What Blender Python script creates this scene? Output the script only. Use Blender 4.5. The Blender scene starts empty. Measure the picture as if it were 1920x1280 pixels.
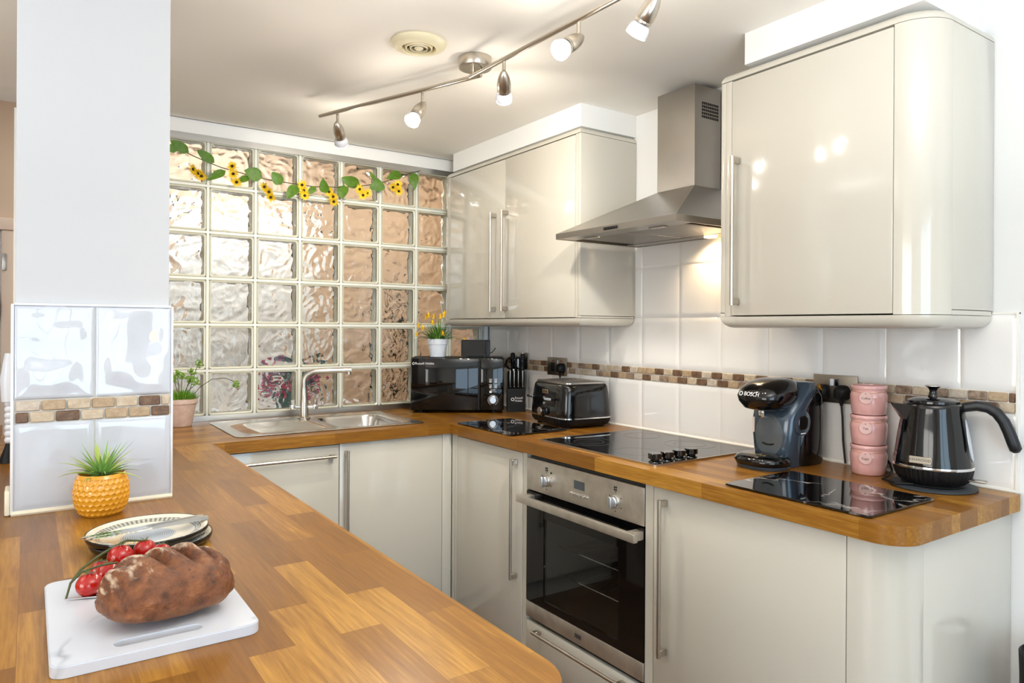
import bpy, bmesh, math, random
from mathutils import Vector, Matrix, noise
random.seed(11)
PI = math.pi
S = bpy.context.scene
COL = S.collection
V = Vector

# ------------------------------------------------------------------ helpers
def lin(c):
    def f(x):
        x = x / 255.0
        return x / 12.92 if x <= 0.04045 else ((x + 0.055) / 1.055) ** 2.4
    return (f(c[0]), f(c[1]), f(c[2]), 1.0)

def nd(nt, t, **kw):
    n = nt.nodes.new(t)
    for k, v in kw.items():
        setattr(n, k, v)
    return n

def mat(name, rgb, rough=.5, metal=0, coat=0, trans=0, ior=1.5, emit=None, estr=0, bump=None, var=None, spec=.5, sss=0, aniso=None, coords='Object'):
    m = bpy.data.materials.new(name); m.use_nodes = True
    nt = m.node_tree; p = nt.nodes['Principled BSDF']
    p.inputs['Base Color'].default_value = lin(rgb)
    p.inputs['Roughness'].default_value = rough
    p.inputs['Metallic'].default_value = metal
    p.inputs['Coat Weight'].default_value = coat
    p.inputs['Coat Roughness'].default_value = .03
    p.inputs['Transmission Weight'].default_value = trans
    p.inputs['IOR'].default_value = ior
    p.inputs['Specular IOR Level'].default_value = spec
    if sss:
        p.inputs['Subsurface Weight'].default_value = sss
        p.inputs['Subsurface Radius'].default_value = (.01, .004, .002)
    if emit:
        p.inputs['Emission Color'].default_value = lin(emit)
        p.inputs['Emission Strength'].default_value = estr
    tc = nd(nt, 'ShaderNodeTexCoord'); mp = nd(nt, 'ShaderNodeMapping')
    nt.links.new(tc.outputs[coords], mp.inputs['Vector'])
    if aniso: mp.inputs['Scale'].default_value = aniso
    if var:                                   # (scale, other colour, detail)
        nz = nd(nt, 'ShaderNodeTexNoise'); nz.inputs['Scale'].default_value = var[0]; nz.inputs['Detail'].default_value = var[2]
        rp = nd(nt, 'ShaderNodeValToRGB')
        rp.color_ramp.elements[0].position = .3; rp.color_ramp.elements[1].position = .7
        rp.color_ramp.elements[0].color = lin(rgb); rp.color_ramp.elements[1].color = lin(var[1])
        nt.links.new(mp.outputs[0], nz.inputs['Vector']); nt.links.new(nz.outputs['Fac'], rp.inputs[0])
        nt.links.new(rp.outputs[0], p.inputs['Base Color'])
    if bump:                                  # (scale, strength, detail, distance)
        nz = nd(nt, 'ShaderNodeTexNoise'); nz.inputs['Scale'].default_value = bump[0]; nz.inputs['Detail'].default_value = bump[2]
        bp = nd(nt, 'ShaderNodeBump'); bp.inputs['Strength'].default_value = bump[1]; bp.inputs['Distance'].default_value = bump[3]
        nt.links.new(mp.outputs[0], nz.inputs['Vector']); nt.links.new(nz.outputs['Fac'], bp.inputs['Height'])
        nt.links.new(bp.outputs[0], p.inputs['Normal'])
    return m

def wood(name, along, cols, width=.066, length=.37, rough=.29, coat=.0, shift=0.0):
    m = bpy.data.materials.new(name); m.use_nodes = True
    nt = m.node_tree; p = nt.nodes['Principled BSDF']; L = nt.links.new
    tc = nd(nt, 'ShaderNodeTexCoord'); mp = nd(nt, 'ShaderNodeMapping')
    mp.inputs['Location'].default_value = (shift, shift * .7, 0)
    if along == 'Y': mp.inputs['Rotation'].default_value = (0, 0, PI / 2)
    L(tc.outputs['Object'], mp.inputs['Vector'])
    br = nd(nt, 'ShaderNodeTexBrick'); br.offset = .41; br.offset_frequency = 2; br.squash = 1.0
    br.inputs['Color1'].default_value = (0, 0, 0, 1); br.inputs['Color2'].default_value = (1, 1, 1, 1); br.inputs['Mortar'].default_value = (.1, .1, .1, 1)
    br.inputs['Scale'].default_value = 1; br.inputs['Mortar Size'].default_value = .0004; br.inputs['Brick Width'].default_value = length; br.inputs['Row Height'].default_value = width
    br.inputs['Bias'].default_value = 0
    L(mp.outputs[0], br.inputs['Vector'])
    sep = nd(nt, 'ShaderNodeSeparateColor'); L(br.outputs['Color'], sep.inputs[0])
    # fine streaks running along each stave, different on every stave
    m2 = nd(nt, 'ShaderNodeMapping'); m2.inputs['Scale'].default_value = (3.2, 46, 46); L(mp.outputs[0], m2.inputs['Vector'])
    n1 = nd(nt, 'ShaderNodeTexNoise', noise_dimensions='4D'); n1.inputs['Scale'].default_value = 1.6; n1.inputs['Detail'].default_value = 5; n1.inputs['Roughness'].default_value = .6; n1.inputs['Distortion'].default_value = .9
    mu = nd(nt, 'ShaderNodeMath', operation='MULTIPLY'); mu.inputs[1].default_value = 37; L(sep.outputs[0], mu.inputs[0]); L(mu.outputs[0], n1.inputs['W'])
    L(m2.outputs[0], n1.inputs['Vector'])
    m3 = nd(nt, 'ShaderNodeMapping'); m3.inputs['Scale'].default_value = (9, 170, 170); L(mp.outputs[0], m3.inputs['Vector'])
    n2 = nd(nt, 'ShaderNodeTexNoise'); n2.inputs['Scale'].default_value = 1.4; n2.inputs['Detail'].default_value = 3
    L(m3.outputs[0], n2.inputs['Vector'])
    a = nd(nt, 'ShaderNodeMath', operation='MULTIPLY_ADD'); a.inputs[1].default_value = .36; a.inputs[2].default_value = .03; L(sep.outputs[0], a.inputs[0])
    b = nd(nt, 'ShaderNodeMath', operation='MULTIPLY_ADD'); b.inputs[1].default_value = .54; L(n1.outputs['Fac'], b.inputs[0]); L(a.outputs[0], b.inputs[2])
    c = nd(nt, 'ShaderNodeMath', operation='MULTIPLY_ADD'); c.inputs[1].default_value = .34; L(n2.outputs['Fac'], c.inputs[0]); L(b.outputs[0], c.inputs[2])
    rp = nd(nt, 'ShaderNodeValToRGB'); e = rp.color_ramp.elements
    e[0].position = .12; e[0].color = lin(cols[0]); e[1].position = .98; e[1].color = lin(cols[3])
    x = e.new(.40); x.color = lin(cols[1]); x = e.new(.68); x.color = lin(cols[2])
    L(c.outputs[0], rp.inputs[0]); L(rp.outputs[0], p.inputs['Base Color'])
    p.inputs['Roughness'].default_value = rough; p.inputs['Coat Weight'].default_value = coat; p.inputs['Coat Roughness'].default_value = .12; p.inputs['Specular IOR Level'].default_value = .28
    return m

def marble(name, base, vein, rough, scale=3.0, width=.03, warp=.55, coat=0):
    m = bpy.data.materials.new(name); m.use_nodes = True
    nt = m.node_tree; p = nt.nodes['Principled BSDF']; L = nt.links.new
    tc = nd(nt, 'ShaderNodeTexCoord')
    n0 = nd(nt, 'ShaderNodeTexNoise'); n0.inputs['Scale'].default_value = 4; n0.inputs['Detail'].default_value = 4
    L(tc.outputs['Object'], n0.inputs['Vector'])
    mx = nd(nt, 'ShaderNodeMix', data_type='VECTOR'); mx.inputs[0].default_value = warp
    L(tc.outputs['Object'], mx.inputs[4]); L(n0.outputs['Color'], mx.inputs[5])
    n1 = nd(nt, 'ShaderNodeTexNoise'); n1.inputs['Scale'].default_value = scale; n1.inputs['Detail'].default_value = 2
    L(mx.outputs[1], n1.inputs['Vector'])
    s = nd(nt, 'ShaderNodeMath', operation='SUBTRACT'); s.inputs[1].default_value = .5; L(n1.outputs['Fac'], s.inputs[0])
    ab = nd(nt, 'ShaderNodeMath', operation='ABSOLUTE'); L(s.outputs[0], ab.inputs[0])
    rp = nd(nt, 'ShaderNodeValToRGB'); e = rp.color_ramp.elements
    e[0].position = 0; e[0].color = lin(vein); e[1].position = width; e[1].color = lin(base)
    L(ab.outputs[0], rp.inputs[0])
    n2 = nd(nt, 'ShaderNodeTexNoise'); n2.inputs['Scale'].default_value = 7; L(tc.outputs['Object'], n2.inputs['Vector'])
    r2 = nd(nt, 'ShaderNodeValToRGB'); r2.color_ramp.elements[0].position = .40; r2.color_ramp.elements[1].position = .55; L(n2.outputs['Fac'], r2.inputs[0])
    m2 = nd(nt, 'ShaderNodeMix', data_type='RGBA'); m2.inputs[6].default_value = lin(base)
    L(r2.outputs[0], m2.inputs[0]); L(rp.outputs[0], m2.inputs[7])
    L(m2.outputs[2], p.inputs['Base Color'])
    p.inputs['Roughness'].default_value = rough; p.inputs['Coat Weight'].default_value = coat
    return m

# lettering is made first, while the scene is still empty
TEXT = {}
def make_text(key, body, align='CENTER'):
    cu = bpy.data.curves.new('lettering', 'FONT'); cu.body = body; cu.size = 1; cu.align_x = align; cu.align_y = 'CENTER'; cu.extrude = .02; cu.resolution_u = 3
    ob = bpy.data.objects.new('lettering', cu); COL.objects.link(ob)
    dg = bpy.context.evaluated_depsgraph_get()
    TEXT[key] = bpy.data.meshes.new_from_object(ob.evaluated_get(dg))
    bpy.data.objects.remove(ob); bpy.data.curves.remove(cu)
for k, b, al in (('rh1', 'Russell Hobbs', 'LEFT'), ('rh2', 'Russell\nHobbs', 'LEFT'), ('bosch', 'BOSCH', 'LEFT'), ('tassimo', 'TASSIMO', 'CENTER'),
              ('kenwood', 'KENWOOD', 'CENTER'), ('coffee', 'Coffee', 'CENTER'), ('tea', 'Tea', 'CENTER'), ('sugar', 'Sugar', 'CENTER')):
    make_text(k, b, al)

class B:
    """collects shapes into one mesh"""
    def __init__(s): s.bm = bmesh.new(); s.mi = 0
    def add(s, t, M=None):
        if M is not None: bmesh.ops.transform(t, matrix=M, verts=t.verts)
        for f in t.faces: f.material_index = s.mi
        me = bpy.data.meshes.new('tmp'); t.to_mesh(me); t.free(); s.bm.from_mesh(me); bpy.data.meshes.remove(me); return s
    def box(s, x0, x1, y0, y1, z0, z1, bev=0, seg=2, M=None):
        t = bmesh.new(); bmesh.ops.create_cube(t, size=1)
        for v in t.verts: v.co = V(((x0 + x1) / 2 + v.co.x * (x1 - x0), (y0 + y1) / 2 + v.co.y * (y1 - y0), (z0 + z1) / 2 + v.co.z * (z1 - z0)))
        if bev: bmesh.ops.bevel(t, geom=t.edges[:], offset=min(bev, .49 * abs(min(abs(x1 - x0), abs(y1 - y0), abs(z1 - z0)))), segments=seg, profile=.5, affect='EDGES')
        return s.add(t, M)
    def loft(s, rings, cap=True, closed=False, M=None):
        t = bmesh.new(); R = [[t.verts.new(p) for p in r] for r in rings]; n = len(rings[0])
        k = len(R) if closed else len(R) - 1
        for i in range(k):
            a, b = R[i], R[(i + 1) % len(R)]
            for j in range(n): t.faces.new((a[j], a[(j + 1) % n], b[(j + 1) % n], b[j]))
        if cap and not closed:
            t.faces.new(R[0][::-1]); t.faces.new(R[-1])
        bmesh.ops.recalc_face_normals(t, faces=t.faces[:])
        return s.add(t, M)
    def prism(s, poly, z0, z1, M=None):
        return s.loft([[V((x, y, z0)) for x, y in poly], [V((x, y, z1)) for x, y in poly]], M=M)
    def slab(s, outer, holes, z0, z1, M=None):
        t = bmesh.new(); E = []
        for lp in [outer] + holes:
            vs = [t.verts.new((x, y, z0)) for x, y in lp]
            E += [t.edges.new((vs[i], vs[(i + 1) % len(vs)])) for i in range(len(vs))]
        r = bmesh.ops.triangle_fill(t, edges=E, use_beauty=True)
        fs = [g for g in r['geom'] if isinstance(g, bmesh.types.BMFace)]
        ex = bmesh.ops.extrude_face_region(t, geom=fs)
        bmesh.ops.translate(t, vec=(0, 0, z1 - z0), verts=[g for g in ex['geom'] if isinstance(g, bmesh.types.BMVert)])
        bmesh.ops.recalc_face_normals(t, faces=t.faces[:])
        return s.add(t, M)
    def lathe(s, prof, seg=40, M=None, fn=None):
        rings = []
        for i, (r, z) in enumerate(prof):
            rr = max(r, 1e-5)
            ring = []
            for k in range(seg):
                a = 2 * PI * k / seg; q = rr + (fn(a, z) if fn and r > 1e-4 else 0)
                ring.append(V((q * math.cos(a), q * math.sin(a), z)))
            rings.append(ring)
        t = bmesh.new(); n = seg
        R = [[t.verts.new(p) for p in r] for r in rings]
        for i in range(len(R) - 1):
            for j in range(n): t.faces.new((R[i][j], R[i][(j + 1) % n], R[i + 1][(j + 1) % n], R[i + 1][j]))
        bmesh.ops.remove_doubles(t, verts=t.verts[:], dist=5e-5)
        bmesh.ops.recalc_face_normals(t, faces=t.faces[:])
        return s.add(t, M)
    def tube(s, pts, r, seg=12, closed=False, M=None, flat=1.0):
        pts = [V(p) for p in pts]; n = len(pts); rs = r if isinstance(r, (list, tuple)) else [r] * n
        rings = []; up = None
        for i, p in enumerate(pts):
            d = (pts[(i + 1) % n] - pts[i - 1]) if closed else (pts[min(i + 1, n - 1)] - pts[max(i - 1, 0)])
            d.normalize()
            if up is None:
                up = V((0, 0, 1)) if abs(d.z) < .9 else V((1, 0, 0))
            x = up - d * up.dot(d); x.normalize(); up = x; y = d.cross(x)
            rings.append([p + (x * math.cos(2 * PI * k / seg) * flat + y * math.sin(2 * PI * k / seg)) * rs[i] for k in range(seg)])
        return s.loft(rings, closed=closed, M=M)
    def sell(s, rows, seg=48, M=None, cap=True):
        """stack of rounded-rectangle sections: (z, cx, cy, hx, hy, power)"""
        rings = []
        for z, cx, cy, hx, hy, e in rows:
            ring = []
            for k in range(seg):
                a = 2 * PI * k / seg; c, q = math.cos(a), math.sin(a)
                ring.append(V((cx + hx * math.copysign(abs(c) ** (2 / e), c), cy + hy * math.copysign(abs(q) ** (2 / e), q), z)))
            rings.append(ring)
        return s.loft(rings, cap=cap, M=M)
    def ball(s, c, r, sc=(1, 1, 1), u=16, v=10, M=None):
        t = bmesh.new(); bmesh.ops.create_uvsphere(t, u_segments=u, v_segments=v, radius=r)
        for w in t.verts: w.co = V(c) + V((w.co.x * sc[0], w.co.y * sc[1], w.co.z * sc[2]))
        return s.add(t, M)
    def blade(s, p, d, length, w, droop=0, seg=7, fold=.25, side=None, taper=1.0):
        """a tapering, slightly folded leaf that bends downwards"""
        t = bmesh.new(); p = V(p); d = V(d).normalized()
        sd = V(side).normalized() if side else d.cross(V((0, 0, 1)))
        if sd.length < 1e-3: sd = V((1, 0, 0))
        sd.normalize(); L = []; st = length / seg
        for i in range(seg + 1):
            q = i / seg; ww = w * (.45 + 1.1 * q if q < .3 else (.78 * (1 - ((q - .3) / .7) ** (1.5 * taper)) + .02))
            nn = sd.cross(d)
            L.append((t.verts.new(p - sd * ww * .5 + nn * fold * ww), t.verts.new(p), t.verts.new(p + sd * ww * .5 + nn * fold * ww)))
            p = p + d * st; d = (d + V((0, 0, -droop * st))).normalized(); sd = (sd - d * sd.dot(d)).normalized()
        for i in range(seg):
            for k in (0, 1): t.faces.new((L[i][k], L[i][k + 1], L[i + 1][k + 1], L[i + 1][k]))
        return s.add(t)
    def leaf(s, base, tip, w, nrm, cup=.12, seg=8, sharp=1.0):
        """broad heart-like leaf from base to tip"""
        t = bmesh.new(); base = V(base); tip = V(tip); ax = tip - base; ln = ax.length; nrm = V(nrm)
        sd = ax.cross(nrm).normalized(); L = []
        for i in range(seg + 1):
            q = i / seg
            ww = w * .5 * (math.sin(PI * min(1, q ** .62)) ** .8 if 0 < q < 1 else 0.02) + .0003
            c = base + ax * q + nrm * (math.sin(q * PI) * ln * .10)
            L.append([t.verts.new(c - sd * ww + nrm * cup * ww), t.verts.new(c - sd * ww * .5), t.verts.new(c - nrm * .0008), t.verts.new(c + sd * ww * .5), t.verts.new(c + sd * ww + nrm * cup * ww)])
        for i in range(seg):
            for k in range(4): t.faces.new((L[i][k], L[i][k + 1], L[i + 1][k + 1], L[i + 1][k]))
        return s.add(t)
    def text(s, key, size, M):
        t = bmesh.new(); t.from_mesh(TEXT[key]); bmesh.ops.transform(t, matrix=Matrix.Scale(size, 4), verts=t.verts)
        return s.add(t, M)
    def obj(s, name, mats, parent=None, smooth=38, world=False, **props):
        me = bpy.data.meshes.new(name); s.bm.to_mesh(me); s.bm.free()
        for m in (mats if isinstance(mats, (list, tuple)) else [mats]): me.materials.append(m)
        if smooth:
            me.polygons.foreach_set('use_smooth', [True] * len(me.polygons)); me.set_sharp_from_angle(angle=math.radians(smooth))
        o = bpy.data.objects.new(name, me); COL.objects.link(o)
        if parent:
            o.parent = parent
            if world:
                r = parent
                W = Matrix.Identity(4)
                while r: W = r.matrix_basis @ W; r = r.parent
                o.matrix_basis = W.inverted()
        for k, v in props.items(): o[k] = v
        return o

def tag(o, label, cat, group=None):
    o['label'] = label; o['category'] = cat
    if group: o['group'] = group
    return o
def thing(name, label, cat, loc=(0, 0, 0), rotz=0, group=None):
    o = bpy.data.objects.new(name, None); o.empty_display_size = .05; COL.objects.link(o)
    o.location = loc; o.rotation_euler = (0, 0, rotz)
    o.matrix_basis = Matrix.Translation(V(loc)) @ Matrix.Rotation(rotz, 4, 'Z')
    return tag(o, label, cat, group)
def struct(o, **kw):
    o['kind'] = 'structure'
    for k, v in kw.items(): o[k] = v
    return o
def dup(o, M, label, group=None, parent=None):
    r = o.copy(); COL.objects.link(r)
    if parent is None:
        r.matrix_basis = M
        if label: r['label'] = label
        if group: r['group'] = group
    else: r.parent = parent
    for ch in list(o.children): dup(ch, None, None, None, r)
    return r

def frame(o, x, y, z=None):
    """matrix with origin o and x,y axes"""
    x = V(x).normalized(); y = V(y); y = (y - x * y.dot(x)).normalized(); z = x.cross(y)
    return Matrix(((x.x, y.x, z.x, o[0]), (x.y, y.y, z.y, o[1]), (x.z, y.z, z.z, o[2]), (0, 0, 0, 1)))

def arc(cx, cy, r, a0, a1, n):
    return [(cx + r * math.cos(a0 + (a1 - a0) * i / n), cy + r * math.sin(a0 + (a1 - a0) * i / n)) for i in range(n + 1)]
def rrect(x0, x1, y0, y1, r, n=6):
    return arc(x1 - r, y1 - r, r, 0, PI / 2, n) + arc(x0 + r, y1 - r, r, PI / 2, PI, n) + arc(x0 + r, y0 + r, r, PI, 1.5 * PI, n) + arc(x1 - r, y0 + r, r, 1.5 * PI, 2 * PI, n)
def inset(poly, d):
    """convex, counter-clockwise"""
    n = len(poly); out = []
    for i in range(n):
        p0, p1, p2 = V(poly[i - 1]), V(poly[i]), V(poly[(i + 1) % n])
        a = (p1 - p0).normalized(); b = (p2 - p1).normalized()
        na, nb = V((-a.y, a.x)), V((-b.y, b.x)); m = na + nb
        m = m / max(.2, (1 + na.dot(nb))); out.append((p1.x + m.x * d, p1.y + m.y * d))
    return out
def rolled(b, poly, zflat, zend, n=7):
    """slab whose edge rolls in over a quarter circle from zflat to zend"""
    r = abs(zend - zflat); sg = 1 if zend > zflat else -1; rings = []
    for i in range(n + 1):
        a = PI / 2 * i / n; q = inset(poly, r * (1 - math.cos(a)))
        rings.append([V((x, y, zflat + sg * r * math.sin(a))) for x, y in q])
    return b.loft(rings)

# ------------------------------------------------------------------ materials
M_plaster = mat('white plaster', (236, 236, 234), .6, bump=(60, .04, 2, .002))
M_ceil = mat('ceiling paint', (243, 239, 231), .7, bump=(90, .03, 2, .002))
M_tan = mat('tan wall paint', (218, 192, 166), .65)
M_gloss = mat('gloss cashmere lacquer', (203, 198, 186), .13, coat=.5)
M_gloss2 = mat('cashmere panel', (203, 198, 186), .2, coat=.3)
M_gap = mat('shadow gap', (40, 38, 35), .8)
M_carc = mat('carcass board', (196, 190, 178), .5)
M_tile = mat('white glazed tile', (240, 239, 237), .1, coat=.6, bump=(9, .10, 1, .01), spec=.6)
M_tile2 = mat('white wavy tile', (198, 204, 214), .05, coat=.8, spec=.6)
M_grout = mat('grout', (226, 222, 214), .8)
M_caulk = mat('caulk', (238, 236, 230), .5)
stone = [mat('stone ' + n, c, .45, bump=(120, .5, 3, .004), var=(70, c2, 4)) for n, c, c2 in
         (('cream', (203, 188, 166), (182, 162, 136)), ('sand', (186, 164, 134), (164, 138, 108)), ('brown', (126, 98, 74), (92, 68, 50)), ('umber', (112, 88, 70), (166, 146, 126)), ('beige', (206, 196, 182), (182, 166, 148)))]
WC = ((76, 43, 11), (114, 72, 21), (140, 93, 31), (190, 140, 58))
M_wood_pen = wood('oak block along peninsula', 'Y', WC, .062, .33, rough=.30, coat=.0)
M_wood_sink = wood('oak block along sink', 'X', WC, .045, .42, shift=.13)
M_wood_hob = wood('oak block along hob run', 'Y', WC, .045, .45, shift=.31)
M_floor = wood('brown floor boards', 'Y', ((58, 40, 28), (84, 60, 42), (104, 76, 54), (124, 94, 68)), .12, 1.1, rough=.4, coat=.1)
M_steel = mat('brushed steel', (190, 186, 180), .3, 1, bump=(1, .05, 2, .001), aniso=(4, 300, 300))
M_steelv = mat('brushed hood steel', (176, 171, 164), .3, 1, var=(3, (160, 155, 148), 3))
M_nickel = mat('satin nickel', (196, 188, 176), .28, 1)
M_chrome = mat('chrome', (225, 226, 228), .06, 1)
M_sink = mat('stainless sink', (206, 203, 198), .24, 1)
M_alu = mat('aluminium channel', (196, 196, 194), .3, 1)
M_blackgl = mat('black glass', (6, 6, 7), .03)
M_blackpl = mat('gloss black plastic', (8, 8, 10), .09, coat=.2)
M_blackmt = mat('satin black', (13, 13, 15), .5, spec=.3)
M_slate = mat('slate grey plastic', (58, 72, 86), .2, .25, coat=.4)
M_whitelet = mat('white lettering', (235, 235, 235), .4)
M_darklet = mat('dark lettering', (40, 36, 34), .5)
M_glass = mat('clear glass', (252, 252, 249), .0, trans=1, ior=1.42)
M_rim = mat('glass block rim', (228, 226, 204), .25, trans=.12, ior=1.3, coat=.3)
M_mortar = mat('white mortar', (236, 236, 228), .6)
M_pink = mat('pink glaze', (222, 168, 164), .12, coat=.6, var=(14, (228, 178, 172), 2))
M_pinktag = mat('pink tag', (226, 186, 180), .35)
M_terra = mat('terracotta', (198, 168, 152), .75, var=(40, (214, 190, 176), 4), bump=(90, .2, 3, .002))
M_white = mat('white ceramic', (226, 232, 242), .3)
M_yelgl = mat('yellow glaze', (226, 160, 38), .1, coat=.7)
M_soil = mat('soil', (66, 46, 34), .9, bump=(120, 1, 3, .01))
M_red = mat('tomato skin', (178, 24, 16), .12, coat=.5, sss=.1)
M_stemg = mat('vine green', (74, 82, 42), .6)

# ------------------------------------------------------------------ camera
CAM = V((-2.15802, -3.25293, 1.33920)); yaw, roll = .60196, .005861
fw = V((math.sin(yaw), math.cos(yaw), 0)); rt = V((math.cos(yaw), -math.sin(yaw), 0)); up = V((0, 0, 1))
r2 = rt * math.cos(roll) + up * math.sin(roll); u2 = -rt * math.sin(roll) + up * math.cos(roll)
cd = bpy.data.cameras.new('camera'); cam = bpy.data.objects.new('camera', cd); COL.objects.link(cam)
cam.matrix_world = Matrix(((r2.x, u2.x, -fw.x, CAM.x), (r2.y, u2.y, -fw.y, CAM.y), (r2.z, u2.z, -fw.z, CAM.z), (0, 0, 0, 1)))
cd.sensor_width = 36; cd.lens = 1317.765 / 1920 * 36; cd.shift_y = -(640 - 613.92) / 1920; cd.clip_start = .05
S.camera = cam
S.view_settings.view_transform = 'Standard'; S.view_settings.look = 'None'; S.view_settings.gamma = 1; S.view_settings.use_curve_mapping = False
S.view_settings.exposure = 0.0
S.cycles.max_bounces = 14; S.cycles.transmission_bounces = 12; S.cycles.glossy_bounces = 6; S.cycles.transparent_max_bounces = 12
S.cycles.caustics_refractive = True; S.cycles.caustics_reflective = False

CZ = 2.255      # ceiling
YG = .14        # room face of the glass-block wall
WT = .91        # worktop top
SOUTH = -5.4; WEST = -4.9

# ------------------------------------------------------------------ room shell
struct(B().box(WEST, 1.4, SOUTH, 2.4, -.1, 0).obj('floor', M_floor))
struct(B().box(WEST, 1.4, SOUTH, .30, CZ, CZ + .12).obj('ceiling', M_ceil))
struct(B().box(WEST, 1.4, .30, 2.4, 2.75, 2.85).obj('ceiling_hall', M_ceil))
struct(B().box(0, .12, SOUTH, .30, 0, CZ).obj('wall_right', mat('soft white plaster', (222, 223, 223), .6, bump=(60, .04, 2, .002))))
# lintel over the glass blocks and the pier closing their free end
GP = .20863; GX1 = -.034; NC = 10; GX0 = GX1 - GP * NC; GZ0 = .9275; NR = 6; GZ1 = 2.179
struct(B().box(GX0 - .06, 0, YG - .012, .26, GZ1 + .012, CZ).box(GX0 - .06, 0, .12, .30, CZ, 2.75).box(GX0 - .09, GX0 - .004, YG - .012, .26, 0, GZ1 + .012).box(GX0, 0, YG + .004, .26, 0, .905).obj('wall_back', M_plaster))
struct(B().box(0, 1.4, .12, .26, 0, 2.75).obj('wall_back_side', M_plaster))
# pillar standing on the peninsula
PX0, PX1, PY = -2.184, -1.869, -1.313
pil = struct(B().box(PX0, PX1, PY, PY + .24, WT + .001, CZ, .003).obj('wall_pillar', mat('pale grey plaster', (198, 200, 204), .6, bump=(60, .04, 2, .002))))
# boxing between the wall cabinets and the ceiling
struct(B().box(-.311, 0, -1.052, -.006, 2.162, CZ).obj('trim_1', M_plaster))
struct(B().box(-.332, 0, -2.392, -1.862, 2.158, CZ).obj('trim_2', M_plaster))
struct(B().tube([(-.018, YG - .014, WT + .002), (-.018, YG - .014, CZ)], .016, 12).obj('trim_3', mat('white pipe', (236, 240, 244), .3)))
# south wall with two windows behind the camera
wv = B()
wins = [(-3.1, -1.0)]
xs = [WEST, -3.1, -1.0, .0]
for i in (0, 2): wv.box(xs[i], xs[i + 1], SOUTH - .12, SOUTH, 0, CZ)
for a, b_ in wins: wv.box(a, b_, SOUTH - .12, SOUTH, 0, .12).box(a, b_, SOUTH - .12, SOUTH, 2.12, CZ)
struct(wv.obj('wall_front', M_plaster))
M_upvc = mat('white window frame', (240, 242, 244), .3)
for k, (a, b_) in enumerate(wins):
    w = B(); mid = (a + b_) / 2
    for x in (a + .03, mid, b_ - .03): w.box(x - .03, x + .03, SOUTH - .09, SOUTH - .03, .12, 2.12, .004)
    for z in (.15, 2.09): w.box(a, b_, SOUTH - .09, SOUTH - .03, z - .03, z + .03, .004)
    struct(w.obj('window_%d' % (k + 2), M_upvc))
struct(B().box(WEST - .12, WEST, -2.2, 2.4, 0, 2.75).box(WEST - .12, WEST, SOUTH, -4.4, 0, CZ).box(WEST - .12, WEST, -4.4, -2.2, 0, .2).box(WEST - .12, WEST, -4.4, -2.2, 2.12, CZ).obj('wall_left', M_plaster))
ww = B()
for y in (-4.37, -3.3, -2.23): ww.box(WEST - .09, WEST - .03, y - .03, y + .03, .2, 2.12, .004)
for z in (.23, 2.09): ww.box(WEST - .09, WEST - .03, -4.4, -2.2, z - .03, z + .03, .004)
struct(ww.obj('window_3', M_upvc))
struct(B().box(WEST, WEST + .015, -2.2, 1.9, 0, .1).obj('baseboard_left', M_plaster))
# hall beyond: tan walls, two doors
DX = -2.262
hw = B()
hw.box(DX, 1.4, 1.9, 2.02, 0, 2.75).box(WEST, DX - .80, 1.9, 2.02, 0, 2.75).box(DX - .80, DX, 1.9, 2.02, 1.93, 2.75).box(DX - .9, DX + .1, 2.03, 2.06, 0, 2.75)
struct(hw.obj('wall_hall', M_tan))
struct(B().box(1.28, 1.4, .26, 2.4, 0, 2.75).obj('wall_hall_side', M_tan))
M_archi = mat('architrave paint', (226, 204, 184), .4)
M_doorw = mat('white door', (238, 238, 236), .35)
dr = B(); dr.box(DX - .80, DX - .03, 1.93, 1.97, .01, 1.9, .003)
for z0, z1 in ((.2, .85), (1.0, 1.75)):
    for x0, x1 in ((DX - .72, DX - .46), (DX - .38, DX - .12)): dr.box(x0, x1, 1.925, 1.935, z0, z1, .004)
d1 = struct(dr.obj('door_1', M_doorw))
fr = B().box(DX - .035, DX + .045, 1.88, 1.93, 0, 1.90, .006).box(DX - .86, DX + .052, 1.872, 1.899, 1.90, 1.975, .006).box(DX - .86, DX - .79, 1.88, 1.93, 0, 1.90, .006)
fr.obj('door_frame', M_archi, d1)
B().box(DX - .03, DX - .008, 1.872, 1.882, 1.66, 1.76, .002).obj('hinge', M_steel, d1)
B().tube([(DX - .06, 1.92, 1.10), (DX - .06, 1.88, 1.10), (DX - .13, 1.875, 1.10)], .009, 10).obj('door_handle', M_nickel, d1)
d2 = B(); d2.box(-1.35, -.5, 1.875, 1.9, .0, 2.12, .004)
for z0, z1 in ((.2, .9), (1.05, 1.95)):
    for x0, x1 in ((-1.27, -.97), (-.88, -.58)): d2.box(x0, x1, 1.868, 1.878, z0, z1, .004)
d2o = struct(d2.obj('door_2', M_doorw))
f2 = B()
f2.box(-1.44, -1.35, 1.87, 1.9, 0, 2.2, .005).box(-.5, -.41, 1.87, 1.9, 0, 2.2, .005).box(-1.44, -.41, 1.87, 1.9, 2.12, 2.2, .005).obj('door_frame', M_doorw, d2o)

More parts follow.
